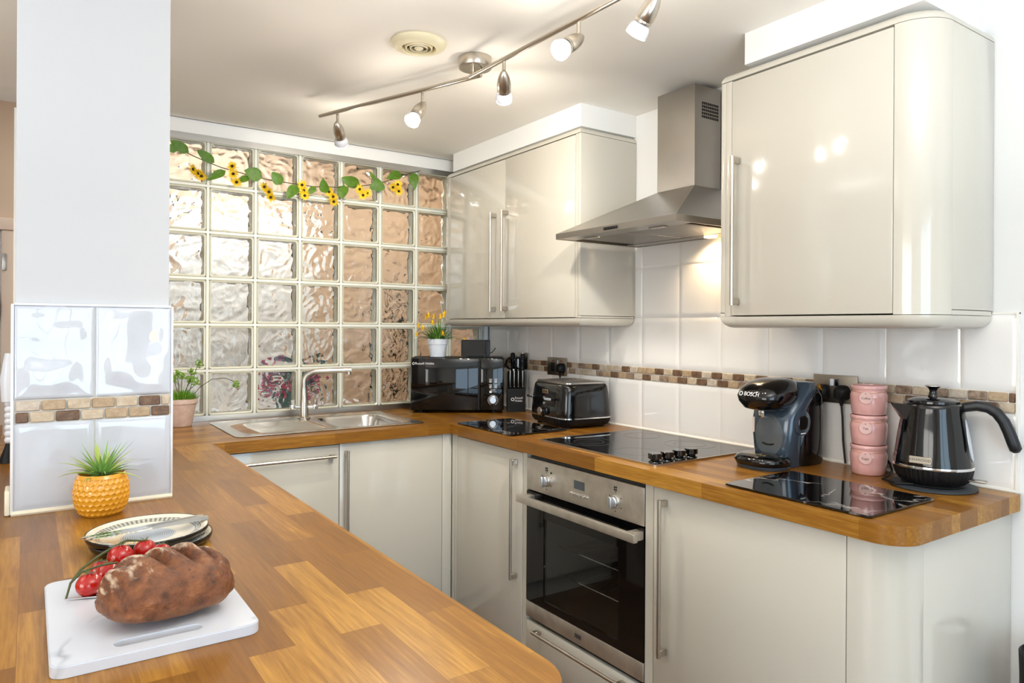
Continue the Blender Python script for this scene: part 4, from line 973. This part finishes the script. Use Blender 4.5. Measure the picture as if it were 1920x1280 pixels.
n7 = nd(nt, 'ShaderNodeTexNoise'); n7.inputs['Scale'].default_value = 150; n7.inputs['Detail'].default_value = 5; n7.inputs['Roughness'].default_value = .7; L_(tc.outputs['Object'], n7.inputs['Vector'])
v7 = nd(nt, 'ShaderNodeTexVoronoi'); v7.inputs['Scale'].default_value = 90; L_(tc.outputs['Object'], v7.inputs['Vector'])
h1 = nd(nt, 'ShaderNodeMath', operation='MULTIPLY_ADD'); h1.inputs[1].default_value = .7; L_(n7.outputs['Fac'], h1.inputs[0]); L_(n1.outputs['Fac'], h1.inputs[2])
h2 = nd(nt, 'ShaderNodeMath', operation='MULTIPLY_ADD'); h2.inputs[1].default_value = .5; L_(v7.outputs['Distance'], h2.inputs[0]); L_(h1.outputs[0], h2.inputs[2])
bp = nd(nt, 'ShaderNodeBump'); bp.inputs['Strength'].default_value = 1; bp.inputs['Distance'].default_value = .0055; L_(h2.outputs[0], bp.inputs['Height']); L_(bp.outputs[0], p.inputs['Normal'])
la = math.radians(14)
NU, NV = 150, 90; t = bmesh.new(); fl_ = t.verts.layers.float.new('flour'); pa_ = t.verts.layers.float.new('pale'); R_ = []
for i in range(NU + 1):
    a = PI * i / NU; row = []
    for j in range(NV):
        q = 2 * PI * j / NV
        sx = math.copysign(abs(math.cos(a)) ** .80, math.cos(a)); sr = math.sin(a) ** .80
        cy, cz_ = math.cos(q), math.sin(q)
        x = .088 * sx; y = .071 * sr * math.copysign(abs(cy) ** .9, cy); z = .051 * sr * math.copysign(abs(cz_) ** .85, cz_)
        if z < 0: z *= .58
        else: z *= 1.02
        f = 0.0
        if cz_ > -.25:
            xx = x + .16 * y                                     # slashes across the crown
            wv_ = 0
            for gx, gw in ((-.016, .0075), (.019, .007), (.05, .006)):
                dd = abs(xx - gx); wv_ += math.exp(-(dd / gw) ** 2); 
            up_ = max(0, min(1, (cz_ + .25) / .7)); bk = max(0, min(1, (y + .045) / .06))
            z -= .023 * wv_ * up_ * bk * sr; 
            rid = abs(math.sin((xx + .018) * PI / .036))
            z += .009 * rid * up_ * bk * sr
            f = .30 + .85 * max(0, min(1, cz_ * 1.3)) * rid ** 2 * bk
            if x < -.035: f = max(f, .88 * max(0, cz_) * (1 if y > -.045 else .5))
        n_ = noise.noise((x * 22, y * 22, z * 22)); n3 = noise.noise((x * 60 + 9, y * 60, z * 60))
        k = 1 + .055 * n_ + .022 * n3 + .008 * noise.noise((x * 140, y * 140, z * 140))
        if z < 0: k += .05 * noise.noise((x * 45, y * 45, 3))
        v = t.verts.new((x * k, y * k, max(z * k, -.0325))); v[fl_] = f; v[pa_] = max(0, min(1, (-.004 - z) / .02 + .6 * n_)); row.append(v)
    R_.append(row)
for i in range(NU):
    for j in range(NV): t.faces.new((R_[i][j], R_[i][(j + 1) % NV], R_[i + 1][(j + 1) % NV], R_[i + 1][j]))
bmesh.ops.remove_doubles(t, verts=t.verts[:], dist=1e-5); bmesh.ops.recalc_face_normals(t, faces=t.faces[:])
me = bpy.data.meshes.new('bread_loaf'); t.to_mesh(me); t.free(); me.materials.append(M_loaf); me.polygons.foreach_set('use_smooth', [True] * len(me.polygons))
lo = bpy.data.objects.new('bread_loaf', me); COL.objects.link(lo)
lo.location = (-1.990, -2.136, WT + .0152 + .0325); lo.rotation_euler = (0, 0, la)
tag(lo, 'brown crusty scored loaf of bread lying on the white board', 'bread')
# knife under the loaf
c = thing('kitchen_knife', 'steel knife on the white board, its tip showing from under the loaf', 'knife', (-2.108, -2.008, WT + .0165), -.30)
B().loft([[V((x, y, z)) for x, z in ((x0_, 0.0), (x0_, .0022))] + [V((x0_, w_, .0008))] for x0_, y, w_ in ((0, 0, .0008), (.02, 0, .008), (.06, -.001, .015))]).obj('blade', M_chrome, c, smooth=0)
# tomatoes on the vine
c = thing('tomato_vine', 'bunch of small red tomatoes on a green vine behind the loaf', 'tomatoes', (-2.05, -1.96, WT + .015))
o0 = V((-2.05, -1.96, WT + .015))
TP = [(-2.080, -2.002, .0185), (-2.052, -1.957, .0175), (-2.031, -1.921, .0195), (-1.992, -1.900, .0180), (-1.970, -1.922, .0172), (-2.06, -1.925, .0150), (-2.01, -1.955, .018)]
ZT = [0, 0, .012, .012, .008, .0, .0]
for (x, y, r), dz in zip(TP, ZT):
    q = V((x, y, WT + .015 + r * .93 + dz)) - o0
    to = B().ball(q, r, (1.03, 1.0, .95), 24, 16).obj('tomato', M_red, c, smooth=80)
    st = V((-.25, .15, 1)).normalized(); s_ = B()
    for k in range(5):
        a = 2 * PI * k / 5 + x * 50; s_.blade(q + V((0, 0, r * .9)), (math.cos(a), math.sin(a), .35), r * .8, .004, 25, 5, .1)
    s_.obj('calyx', M_stemg, to)
B().tube([V((-2.110, -2.000, WT + .017)) - o0, V((-2.104, -1.985, WT + .034)) - o0, V((-2.09, -1.965, WT + .046)) - o0, V((-2.065, -1.935, WT + .054)) - o0, V((-2.045, -1.915, WT + .058)) - o0, V((-2.02, -1.90, WT + .064)) - o0, V((-1.99, -1.905, WT + .06)) - o0], [.0016, .0018, .002, .002, .0022, .002, .0016], 8).tube([V((-2.104, -1.985, WT + .034)) - o0, V((-2.09, -1.99, WT + .050)) - o0, V((-2.065, -1.985, WT + .054)) - o0, V((-2.04, -1.97, WT + .05)) - o0], .0017, 8).tube([V((-2.085, -1.99, WT + .051)) - o0, V((-2.080, -2.0, WT + .048)) - o0], .0014, 6).obj('stem', M_stemg, c)
# plates
def plate_mat():
    m = bpy.data.materials.new('patterned plate'); m.use_nodes = True; nt = m.node_tree; p = nt.nodes['Principled BSDF']; L = nt.links.new
    tc = nd(nt, 'ShaderNodeTexCoord'); sx = nd(nt, 'ShaderNodeSeparateXYZ'); L(tc.outputs['Object'], sx.inputs[0])
    def mth(op, a, b_=None):
        n = nd(nt, 'ShaderNodeMath', operation=op)
        for i, q in enumerate((a, b_)):
            if q is None: continue
            if isinstance(q, (int, float)): n.inputs[i].default_value = q
            else: L(q, n.inputs[i])
        return n.outputs[0]
    r = mth('SQRT', mth('ADD', mth('MULTIPLY', sx.outputs[0], sx.outputs[0]), mth('MULTIPLY', sx.outputs[1], sx.outputs[1])))
    th = mth('ARCTAN2', sx.outputs[1], sx.outputs[0])
    band = mth('MULTIPLY', mth('GREATER_THAN', r, .083), mth('LESS_THAN', r, .094))
    key = mth('GREATER_THAN', mth('SINE', mth('MULTIPLY', th, 64)), mth('SUBTRACT', mth('SINE', mth('MULTIPLY', r, 1400)), .1))
    rings = mth('MULTIPLY', mth('GREATER_THAN', mth('SINE', mth('MULTIPLY', r, 1600)), .2), mth('LESS_THAN', r, .048))
    edge = mth('GREATER_THAN', r, .1058)
    centre = mth('LESS_THAN', r, .046)
    def mix(f, a, b_):
        n = nd(nt, 'ShaderNodeMix', data_type='RGBA'); L(f, n.inputs[0])
        for i, q in ((6, a), (7, b_)):
            if isinstance(q, tuple): n.inputs[i].default_value = q
            else: L(q, n.inputs[i])
        return n.outputs[2]
    c0 = mix(centre, lin((226, 218, 196)), lin((196, 206, 218)))
    c1 = mix(mth('MULTIPLY', band, key), c0, lin((104, 104, 98)))
    c1 = mix(mth('MULTIPLY', band, mth('SUBTRACT', 1, key)), c1, lin((200, 196, 178)))
    c2 = mix(rings, c1, lin((150, 152, 148)))
    c3 = mix(edge, c2, lin((12, 12, 14)))
    L(c3, p.inputs['Base Color']); p.inputs['Roughness'].default_value = .12; p.inputs['Coat Weight'].default_value = .5
    return m
M_plate = plate_mat()
def plate(loc, rx, ry, label):
    c = thing('plate', label, 'plate', loc, 0, 'two stacked plates')
    c.rotation_euler = (rx, ry, 0); c.matrix_basis = Matrix.Translation(V(loc)) @ Matrix.Rotation(ry, 4, 'Y') @ Matrix.Rotation(rx, 4, 'X')
    B().lathe([(.1075, .0188), (.100, .0165), (.088, .0115), (.078, .0075), (.066, .0050), (.055, .0045), (0, .0045)], 96).obj('glazed_face', M_plate, c, smooth=70)
    B().lathe([(.1076, .0189), (.1085, .0180), (.1082, .0130), (.105, .0068), (.098, .0026), (.088, .0004), (.060, .0), (.055, .0006), (0, .0006)], 96).obj('black_underside', M_blackpl, c, smooth=70)
    return c
plate((-1.957, -1.722, WT + .0006), 0, 0, 'lower black-backed plate of the two stacked plates')
pl = plate((-1.963, -1.715, WT + .0136), .0, -.008, 'upper cream plate with a grey key border, two knives across it')
we = B()
for k in range(6):
    for sg in (-1, 1): we.blade((-.052 + .008 * k, -.062 + .001 * k, .0095), (.6, sg * .8, .15), .014, .005, 0, 4, .3)
we.obj('wheat_motif', mat('gold print', (190, 150, 76), .35, .5), pl)
kd = (V((-1.868, -1.748, 0)) - V((-2.088, -1.782, 0))); kang = math.atan2(kd.y, kd.x)
c = thing('table_knife', 'steel knife across the plates, the one nearer the pillar', 'knife', (-2.080, -1.732, WT + .0345), kang, 'two knives across the plates')
B().loft([[V((x, -w, 0)), V((x, w, 0)), V((x, w, h)), V((x, -w, h))] for x, w, h in ((.0, .0008, .001), (.012, .004, .0015), (.05, .0062, .0018), (.10, .0062, .002), (.115, .0045, .003))]).obj('blade', M_chrome, c, smooth=0)
B().loft([[V((x, -w, -.001)), V((x, w, -.001)), V((x, w * .8, h)), V((x, -w * .8, h))] for x, w, h in ((.115, .0042, .0035), (.16, .0048, .005), (.205, .0055, .006), (.222, .0052, .005))]).obj('handle', M_steel, c, smooth=30)
dup(c, Matrix.Translation((-2.073, -1.750, WT + .0345)) @ Matrix.Rotation(kang + .02, 4, 'Z'), 'steel knife across the plates, the one nearer the loaf')

# yellow honeycomb pot with a spiky plant
c = thing('spiky_plant', 'spiky green plant in a yellow honeycomb pot against the tiled pillar', 'potted plant', (-2.020, -1.402, WT + .0006))
prof = [(.040, .0), (.0455, .006), (.052, .018), (.0565, .035), (.0575, .052), (.0555, .070), (.0515, .084), (.048, .0925)]
N = 70; pf = []
for i in range(N + 1):
    q = i / N * (len(prof) - 1); k = min(int(q), len(prof) - 2); f = q - k
    pf.append((prof[k][0] * (1 - f) + prof[k + 1][0] * f, prof[k][1] * (1 - f) + prof[k + 1][1] * f))
HW = 2 * PI * .055 / 26
def hexd(a, z):
    if z > .084 or z < .006: return 0
    u = a / (2 * PI) * 26; best = 9
    rh = HW * .866
    r0 = int(z / rh)
    for rr in (r0 - 1, r0, r0 + 1, r0 + 2):
        off = .5 if rr % 2 else 0
        du = (u - off) - round(u - off)
        dd = math.hypot(du * HW, z - rr * rh); best = min(best, dd)
    return -.0022 * sm((HW * .50 - best) / (HW * .22))
B().lathe([(0, 0)] + pf + [(.0462, .093), (.0445, .090), (.046, .078), (0, .078)], 260, fn=hexd).obj('honeycomb_pot', M_yelgl, c, smooth=60)
B().lathe([(0, .075), (.0455, .075), (.0455, .0815), (.03, .085), (0, .086)], 28).obj('soil', M_soil, c)
rnd = random.Random(3); lf = B()
for k in range(44):
    a = k * 2.39996; q = k / 44; el = math.radians(78 - 62 * q + rnd.uniform(-6, 6)); ln = .062 + .030 * rnd.random()
    lf.mi = rnd.choice((0, 0, 1)); lf.blade((.008 * math.cos(a), .008 * math.sin(a), .084), (math.cos(a) * math.cos(el), math.sin(a) * math.cos(el), math.sin(el)), ln, .0125, 5 + 5 * q, 9, .3, taper=.62)
lf.mi = 2; lf.blade((.012, -.002, .10), (.75, -.35, .95), .09, .0035, 0, 7, .3)
lf.obj('leaves', [mat('leaf green', (132, 176, 92), .4, sss=.05), mat('leaf yellow green', (176, 196, 96), .4), mat('grey leaf', (86, 98, 100), .4)], c)

# terracotta pot with a mossy plant
c = thing('mossy_plant', 'green mossy plant in a terracotta pot beside the draining board', 'potted plant', (-1.622, .03, WT + .0006))
B().lathe([(0, 0), (.043, 0), (.045, .003), (.062, .094), (.0665, .096), (.0685, .104), (.0665, .116), (.062, .117), (.058, .112), (.056, .10), (0, .098)], 44).obj('terracotta_pot', M_terra, c, smooth=50)
gb = B(); rnd = random.Random(8)
for k in range(700):
    a = rnd.uniform(0, 2 * PI); r = .062 * math.sqrt(rnd.random()); h = .05 * (1 - (r / .07) ** 2)
    gb.mi = rnd.choice((0, 0, 1)); gb.blade((r * math.cos(a), r * math.sin(a), .105 + h * .35), (math.cos(a) * (.2 + r * 9) + rnd.uniform(-.5, .5), math.sin(a) * (.2 + r * 9) + rnd.uniform(-.5, .5), 1), rnd.uniform(.02, .042), .0035, 12, 3, .1)
G1 = mat('moss green', (104, 160, 44), .6); G2 = mat('bright moss', (140, 190, 62), .6); G3 = mat('bud green', (120, 158, 58), .55)
gb.obj('mossy_leaves', [G1, G2], c)
sb = B()
tips = [(-.03, -.02, .205), (.0, -.03, .215), (.035, -.015, .20), (.045, .01, .225), (-.01, .02, .22), (.072, .0, .262), (.055, -.03, .19)]
sb.mi = 0
hd_ = []
for x, y, z in tips:
    sb.tube([(x * .25, y * .25, .11), (x * .5, y * .5, .15), (x * .85, y * .85, z - .02), (x, y, z)], .0014, 6); hd_.append((x, y, z))
sb.tube([(.03, -.02, .11), (.07, -.035, .165), (.115, -.05, .198), (.165, -.07, .203), (.195, -.08, .19), (.205, -.083, .18)], .0014, 6); hd_.append((.207, -.084, .176))
sb.mi = 1
for x, y, z in hd_:
    for k in range(22):
        d = V((rnd.gauss(0, 1), rnd.gauss(0, 1), rnd.gauss(0, 1))).normalized() * rnd.uniform(.006, .019)
        sb.ball(V((x, y, z)) + d, rnd.uniform(.0032, .0052), u=6, v=4)
sb.obj('budding_stems', [M_stemg, G3], c)

# white pot with yellow flowers on the microwave
p = onmw(.128, .095)
c = thing('flower_pot', 'white pot of grassy leaves and yellow flowers on the microwave', 'potted plant', p)
B().lathe([(0, 0), (.036, 0), (.0385, .002), (.0485, .064), (.0515, .065), (.0545, .092), (.052, .093), (.0505, .088), (.047, .078), (0, .076)], 40).obj('pot', M_white, c, smooth=40)
gb = B(); rnd = random.Random(21)
for k in range(150):
    a = rnd.uniform(0, 2 * PI); el = math.radians(rnd.uniform(30, 88)); r = rnd.uniform(0, .038)
    gb.mi = rnd.choice((0, 0, 1)); gb.blade((r * math.cos(a), r * math.sin(a), .078), (math.cos(a) * math.cos(el), math.sin(a) * math.cos(el), math.sin(el)), rnd.uniform(.05, .125), .0075, rnd.uniform(5, 16), 7, .3)
gb.obj('grassy_leaves', [mat('grass green', (62, 112, 40), .5), mat('light grass', (128, 164, 62), .5)], c)
fl_pos = [(-.062, .02, .205), (-.048, .012, .212), (-.022, .01, .208), (.012, .0, .205), (.034, .01, .228), (.03, .0, .213), (.028, -.05, .122), (-.10, .02, .162), (-.075, .0, .150), (-.108, .03, .118), (.135, .01, .082), (-.025, -.03, .175)]
sb = B()
for x, y, z in fl_pos:
    w = MX @ V((x, y, 0)); sb.tube([(w.x * .2, w.y * .2, .08), (w.x * .55, w.y * .55, .08 + (z - .08) * .8 + .02), (w.x, w.y, z)], .0012, 6)
sb.obj('stems', mat('stem green', (92, 128, 58), .6), c)
M_yf = mat('yellow petal', (240, 196, 36), .6)
for x, y, z in fl_pos:
    w = MX @ V((x, y, 0)); q = B(); n_ = (MX @ V((rnd.uniform(-.4, .4), -1, rnd.uniform(.1, .8)))).normalized()
    ux = n_.cross(V((0, 0, 1))).normalized(); uy = ux.cross(n_)
    for k in range(18):
        a = 2 * PI * k / 18; d = ux * math.cos(a) + uy * math.sin(a) + n_ * rnd.uniform(.0, .5); q.blade(V((w.x, w.y, z)), d, rnd.uniform(.015, .021), .0085, 0, 3, .1)
    q.ball((w.x, w.y, z), .006, u=8, v=6).obj('flower', M_yf, c)

# ------------------------------------------------------------------ sunflower garland over the glass blocks
def gp(u, v, dy=0):      # photo pixel to the plane just in front of the blocks
    d = rt * 1; d = fw + (r2 * ((u - 960) / 1317.765) + u2 * (-(v - 613.92) / 1317.765)); k = (YG - .030 + dy - CAM.y) / d.y
    return CAM + d * k
c = thing('sunflower_garland', 'garland of artificial sunflowers and leaves strung across the glass blocks', 'garland', gp(540, 345))
vp = [(300, 262), (319, 272), (342, 282), (362, 292), (385, 302), (415, 314), (445, 322), (465, 328), (495, 335), (520, 340), (556, 345), (590, 350), (610, 350), (640, 351), (665, 350), (690, 347), (720, 341), (750, 331), (775, 323), (788, 320)]
B().tube([gp(u, v, .006 * math.sin(i * 1.7)) for i, (u, v) in enumerate(vp)], .0022, 6).obj('vine', mat('vine brown', (74, 70, 40), .7), c, world=True)
M_lf = mat('garland leaf', (92, 132, 28), .5, var=(60, (74, 110, 22), 2)); M_pet = mat('sunflower petal', (246, 204, 28), .55); M_eye = mat('sunflower eye', (52, 26, 18), .9)
cn = -fw
for (bu, bv, tu, tv, w) in ((354, 286, 319, 263, .045), (332, 283, 309, 272, .035), (402, 305, 369, 281, .042), (423, 320, 388, 338, .036), (492, 333, 458, 319, .062), (468, 331, 446, 342, .034), (528, 346, 510, 322, .052), (557, 347, 538, 373, .050), (592, 350, 575, 365, .030), (612, 362, 605, 334, .052), (645, 347, 641, 373, .056), (674, 347, 640, 333, .058), (708, 359, 708, 334, .078), (704, 338, 693, 321, .022), (752, 326, 724, 335, .050), (776, 324, 777, 357, .050)):
    q = B(); n_ = (cn + V((random.uniform(-.35, .35), 0, random.uniform(-.35, .35)))).normalized()
    q.leaf(gp(bu, bv, -.006), gp(tu, tv, -.010), w, n_); q.obj('leaf', M_lf, c, world=True)
for (u, v, tx, tz) in ((364, 317, -.6, -.3), (372, 324, .3, -.9), (378, 329, .2, -1.0), (436, 312, -.1, .2), (438, 326, 0, .0), (444, 341, .1, -.5), (497, 350, -.4, -.3), (505, 359, -.1, -.6), (508, 369, .1, -.9), (567, 347, -.1, .1), (570, 357, .1, -.1), (572, 366, .1, -.4), (618, 360, -.3, .1), (625, 368, .1, -.6), (626, 377, .1, -.9), (675, 355, -.2, .1), (681, 366, 0, .0), (688, 362, .6, -.1), (746, 346, .1, .1), (738, 351, -.7, -.2), (748, 358, .1, -.5)):
    n_ = (cn + rt * tx + V((0, 0, tz))).normalized(); ce = gp(u, v, -.014)
    ux = n_.cross(V((0, 0, 1))).normalized(); uy = ux.cross(n_); q = B()
    for k in range(15):
        a = 2 * PI * k / 15 + random.uniform(-.1, .1); q.blade(ce, ux * math.cos(a) + uy * math.sin(a) + n_ * .25, random.uniform(.025, .031), .0115, 0, 4, .15, side=(-ux * math.sin(a) + uy * math.cos(a)))
    f_ = q.obj('sunflower', M_pet, c, world=True)
    B().ball(ce + n_ * .004, .0068, u=10, v=6).obj('flower_eye', M_eye, f_, world=True)

# ------------------------------------------------------------------ ceiling fittings
c = thing('ceiling_vent', 'round cream extractor vent in the ceiling', 'vent', (-1.128, -1.214, CZ))
B().lathe([(.088, -.0005), (.090, -.004), (.085, -.012), (.066, -.019), (.056, -.022), (.054, -.014), (.054, -.0005), (.088, -.0005)], 56).obj('flange', mat('aged cream plastic', (232, 222, 188), .4), c, smooth=60)
M_cream = mat('cream louvre', (228, 216, 182), .45)
for r in (.046, .032):
    B().lathe([(r, -.006), (r + .002, -.006), (r - .004, -.021), (r - .0065, -.021), (r, -.006)], 48).obj('louvre_ring', M_cream, c)
B().lathe([(0, -.014), (.013, -.014), (.015, -.019), (.010, -.023), (0, -.023)], 28).box(-.05, .05, -.0015, .0015, -.012, -.008).obj('hub', M_cream, c)
B().lathe([(0, -.0005), (.0535, -.0005), (.0535, -.003), (0, -.003)], 32).obj('duct', M_gap, c)

RZ = 2.19
c = thing('track_light', 'satin nickel ceiling spotlight bar with five bullet-shaped heads', 'ceiling light', (-.912, -1.208, CZ))
B().lathe([(0, -.0005), (.056, -.0005), (.057, -.004), (.057, -.033), (.055, -.036), (0, -.036)], 44).obj('ceiling_rose', M_nickel, c, smooth=40)
lr = [(-1.193, -.466), (-.905, -1.236)]; rr = [(-.925, -1.20), (-.904, -2.14)]
B().tube([(lr[0][0], lr[0][1], RZ), (lr[1][0], lr[1][1], RZ)], .0075, 14).obj('bar', M_nickel, c, world=True)
B().tube([(rr[0][0], rr[0][1], RZ), (rr[1][0], rr[1][1], RZ)], .0075, 14).obj('bar', M_nickel, c, world=True)
B().tube([(-.918, -1.205, CZ - .034), (-.918, -1.205, RZ)], .007, 12).tube([(-.885, -1.225, CZ - .034), (-.912, -1.222, RZ + .004)], .006, 12).obj('stems', M_nickel, c, world=True)
M_bulb_on = mat('lit bulb', (255, 250, 240), .4, emit=(255, 246, 228), estr=25)
M_bulb_off = mat('unlit bulb', (222, 224, 230), .25, coat=.3)
AWAY = fw * .80 - V((0, 0, .62))
heads = [((-1.149, -.548), AWAY, 5.5), ((-.990, -.972), V((-.60, -.20, -.80)), 19), ((-.918, -1.394), AWAY, 16), ((-.909, -1.752), V((-.84, -.05, -.58)), 9), ((-.905, -2.035), fw * .55 - rt * .42 - V((0, 0, .72)), 28)]
for (hx, hy), d, on in heads:
    d = V(d).normalized(); j = V((hx, hy, RZ - .052))
    hd = B().tube([(hx, hy, RZ - .004), (hx, hy, RZ - .052)], .0055, 12).obj('post', M_nickel, c, world=True)
    Mq = frame(j - d * .022, d.orthogonal(), d.cross(d.orthogonal()))
    if Mq.col[2].xyz.dot(d) < 0: Mq = frame(j - d * .022, d.orthogonal(), -d.cross(d.orthogonal()))
    B().lathe([(0, 0), (.006, .003), (.013, .014), (.019, .030), (.0225, .048), (.0225, .068), (.0215, .070), (.0215, .0715), (.0225, .073), (.022, .078), (0, .078)], 28, Mq).obj('spot_head', M_nickel, hd, smooth=40, world=True)
    bu = B().lathe([(0, .0782), (.018, .0782), (.026, .090), (.0285, .104), (.0280, .1085), (0, .1085)], 28, Mq).obj('bulb', M_bulb_off, hd, smooth=60, world=True)
    B().lathe([(0, .1087), (.0276, .1087), (.0262, .1120), (.015, .1145), (0, .115)], 28, Mq).obj('bulb_face', M_bulb_on, hd, smooth=60, world=True)

# ------------------------------------------------------------------ bits at the edges of the picture
c = thing('waste_bin', 'slim black bin at the end of the units, beside the curved cabinet', 'bin', (-.115, -2.63, 0))
B().lathe([(0, 0.001), (.085, 0.001), (.092, .02), (.098, .50), (.100, .555), (.094, .56), (.090, .54), (.084, .03), (0, .02)], 40).obj('body', M_blackmt, c, smooth=40)
B().lathe([(0, .03), (.083, .03), (.0895, .535), (.087, .535), (.080, .035), (0, .035)], 32).obj('white_liner', M_white, c)
c = thing('table_lamp', 'white beaded lamp with a black foot peeping past the left edge of the pillar', 'lamp', (-2.2085, -.56, WT))
B().lathe([(0, .0006), (.026, .0006), (.024, .012), (.012, .045), (.008, .06), (0, .06)], 24).obj('foot', M_blackmt, c)
b = B()
for k in range(7): b.ball((0, 0, .07 + .019 * k), .0125, u=14, v=10)
b.lathe([(0, .19), (.02, .19), (.024, .26), (.012, .34), (0, .34)], 20).obj('beaded_stem', M_white, c)
c = tag(B().lathe([(0, 0), (.04, 0), (.085, .02), (.10, .055), (.097, .056), (.08, .028), (.036, .010), (0, .010)], 32, frame((-2.405, 1.905, 1.44), (1, 0, 0), (0, 0, 1)), fn=lambda a, z: .004 * math.sin(a * 14)).obj('wall_ornament', mat('hammered copper', (186, 122, 84), .4, .8, bump=(60, .5, 2, .004))), 'copper-coloured round ornament on the hall door beyond the pillar', 'ornament')
# seen blurred through the glass blocks
c = thing('console_table', 'narrow white console table blurred behind the lowest glass blocks', 'table', (-1.0, .62, 0))
B().box(-.45, .45, -.14, .14, .84, .87, .004).obj('table_top', M_white, c)
for x in (-.41, .41):
    for y in (-.11, .11): B().box(x - .02, x + .02, y - .02, y + .02, 0, .84, .003).obj('leg', M_white, c)
c = thing('flower_vase', 'vase of pink and purple flowers blurred behind the glass blocks over the sink', 'vase', (-.98, .60, .8706))
B().lathe([(0, 0), (.05, 0), (.06, .04), (.045, .10), (.05, .12), (.045, .12), (.04, .10), (.05, .04), (0, .01)], 24).obj('vase', mat('teal vase', (40, 110, 112), .2), c)
rnd = random.Random(5)
for mt, n_, sp_ in ((mat('magenta bloom', (200, 44, 96), .6), 34, .17), (mat('purple bloom', (110, 60, 130), .6), 16, .15), (mat('teal leaf', (44, 104, 96), .6), 24, .15)):
    q = B()
    for k in range(n_): q.ball((rnd.uniform(-sp_, sp_), rnd.uniform(-.07, .07), rnd.uniform(.09, .27)), rnd.uniform(.016, .03), (1, 1, .8), 8, 6)
    q.obj('blooms', mt, c)
c = thing('hall_plant', 'tall dark leafy plant blurred behind the glass blocks left of the wall cabinet', 'potted plant', (-.02, 1.25, 0))
B().lathe([(0, 0.001), (.11, 0.001), (.14, .3), (.13, .3), (.11, .05), (0, .04)], 24).obj('pot', M_blackmt, c)
q = B(); q.tube([(0, 0, .04), (.02, 0, .8), (0, .02, 1.6)], .018, 8)
for k in range(46):
    a = k * 2.4; z = .5 + 1.2 * (k / 46); el = rnd.uniform(-.1, .7); q.blade((0, 0, z), (math.cos(a), .6 * math.sin(a), el), rnd.uniform(.14, .22), .06, 3, 6, .2)
q.obj('leaves', mat('dark grey-green leaf', (52, 62, 50), .45), c)

# ------------------------------------------------------------------ light
w = bpy.data.worlds.new('world'); S.world = w; w.use_nodes = True
bg = w.node_tree.nodes['Background']; bg.inputs[0].default_value = (.80, .90, 1, 1); bg.inputs[1].default_value = .8
def area(name, loc, rot, sx, sy, e, col):
    l = bpy.data.lights.new(name, 'AREA'); l.shape = 'RECTANGLE'; l.size = sx; l.size_y = sy; l.energy = e; l.color = col
    o = bpy.data.objects.new(name, l); COL.objects.link(o); o.location = loc; o.rotation_euler = rot; return o
def lamp(name, loc, e, col, r):
    l = bpy.data.lights.new(name, 'POINT'); l.energy = e; l.color = col; l.shadow_soft_size = r
    o = bpy.data.objects.new(name, l); COL.objects.link(o); o.location = loc; return o
def spot(name, loc, d, e, col, ang=1.9, r=.03):
    l = bpy.data.lights.new(name, 'SPOT'); l.energy = e; l.color = col; l.spot_size = ang; l.spot_blend = .7; l.shadow_soft_size = r
    o = bpy.data.objects.new(name, l); COL.objects.link(o); o.location = loc; o.rotation_euler = V(d).to_track_quat('-Z', 'Y').to_euler(); return o
DAY = (.56, .79, 1.0)
area('daylight_window_west', (WEST - .16, -3.3, 1.16), (PI / 2, 0, -PI / 2), 2.2, 1.9, 84, (1, .965, .90))
area('daylight_window', (-2.05, SOUTH - .16, 1.12), (PI / 2, 0, 0), 2.1, 2.0, 58, DAY)
WARM = (1.0, .93, .82)
for (hx, hy), d, e in heads:
    d = V(d).normalized(); spot('bulb_glow', V((hx, hy, RZ - .052)) + d * .105, d, e, WARM, 2.1 if hy < -2 else 3.12, .025); lamp('bulb_spill', V((hx, hy, RZ - .052)) + d * .135, 1.5, WARM, .03)
spot('hood_beam', (-.055, -1.50, 1.676), (.22, 0, -1), 7.0, (1, .74, .45), 2.5, .02)
# added unseen fill: upward lights imitating a flash bounced off the ceiling
for x, y, e in ((-3.4, -1.3, 18), (-1.4, -3.25, 36)): area('bounce_fill', (x, y, 1.65), (PI, 0, 0), .5, .5, e, (.95, .98, 1))
area('hall_lamp', (.2, 1.1, 2.72), (0, 0, 0), .8, .8, 14, (1, .88, .74))
area('hall_door_fill', (-1.1, 1.3, 2.72), (0, 0, 0), .8, .5, 21, (.96, .97, 1))  # added fill, no known lamp; whitens the hall door behind the blocks
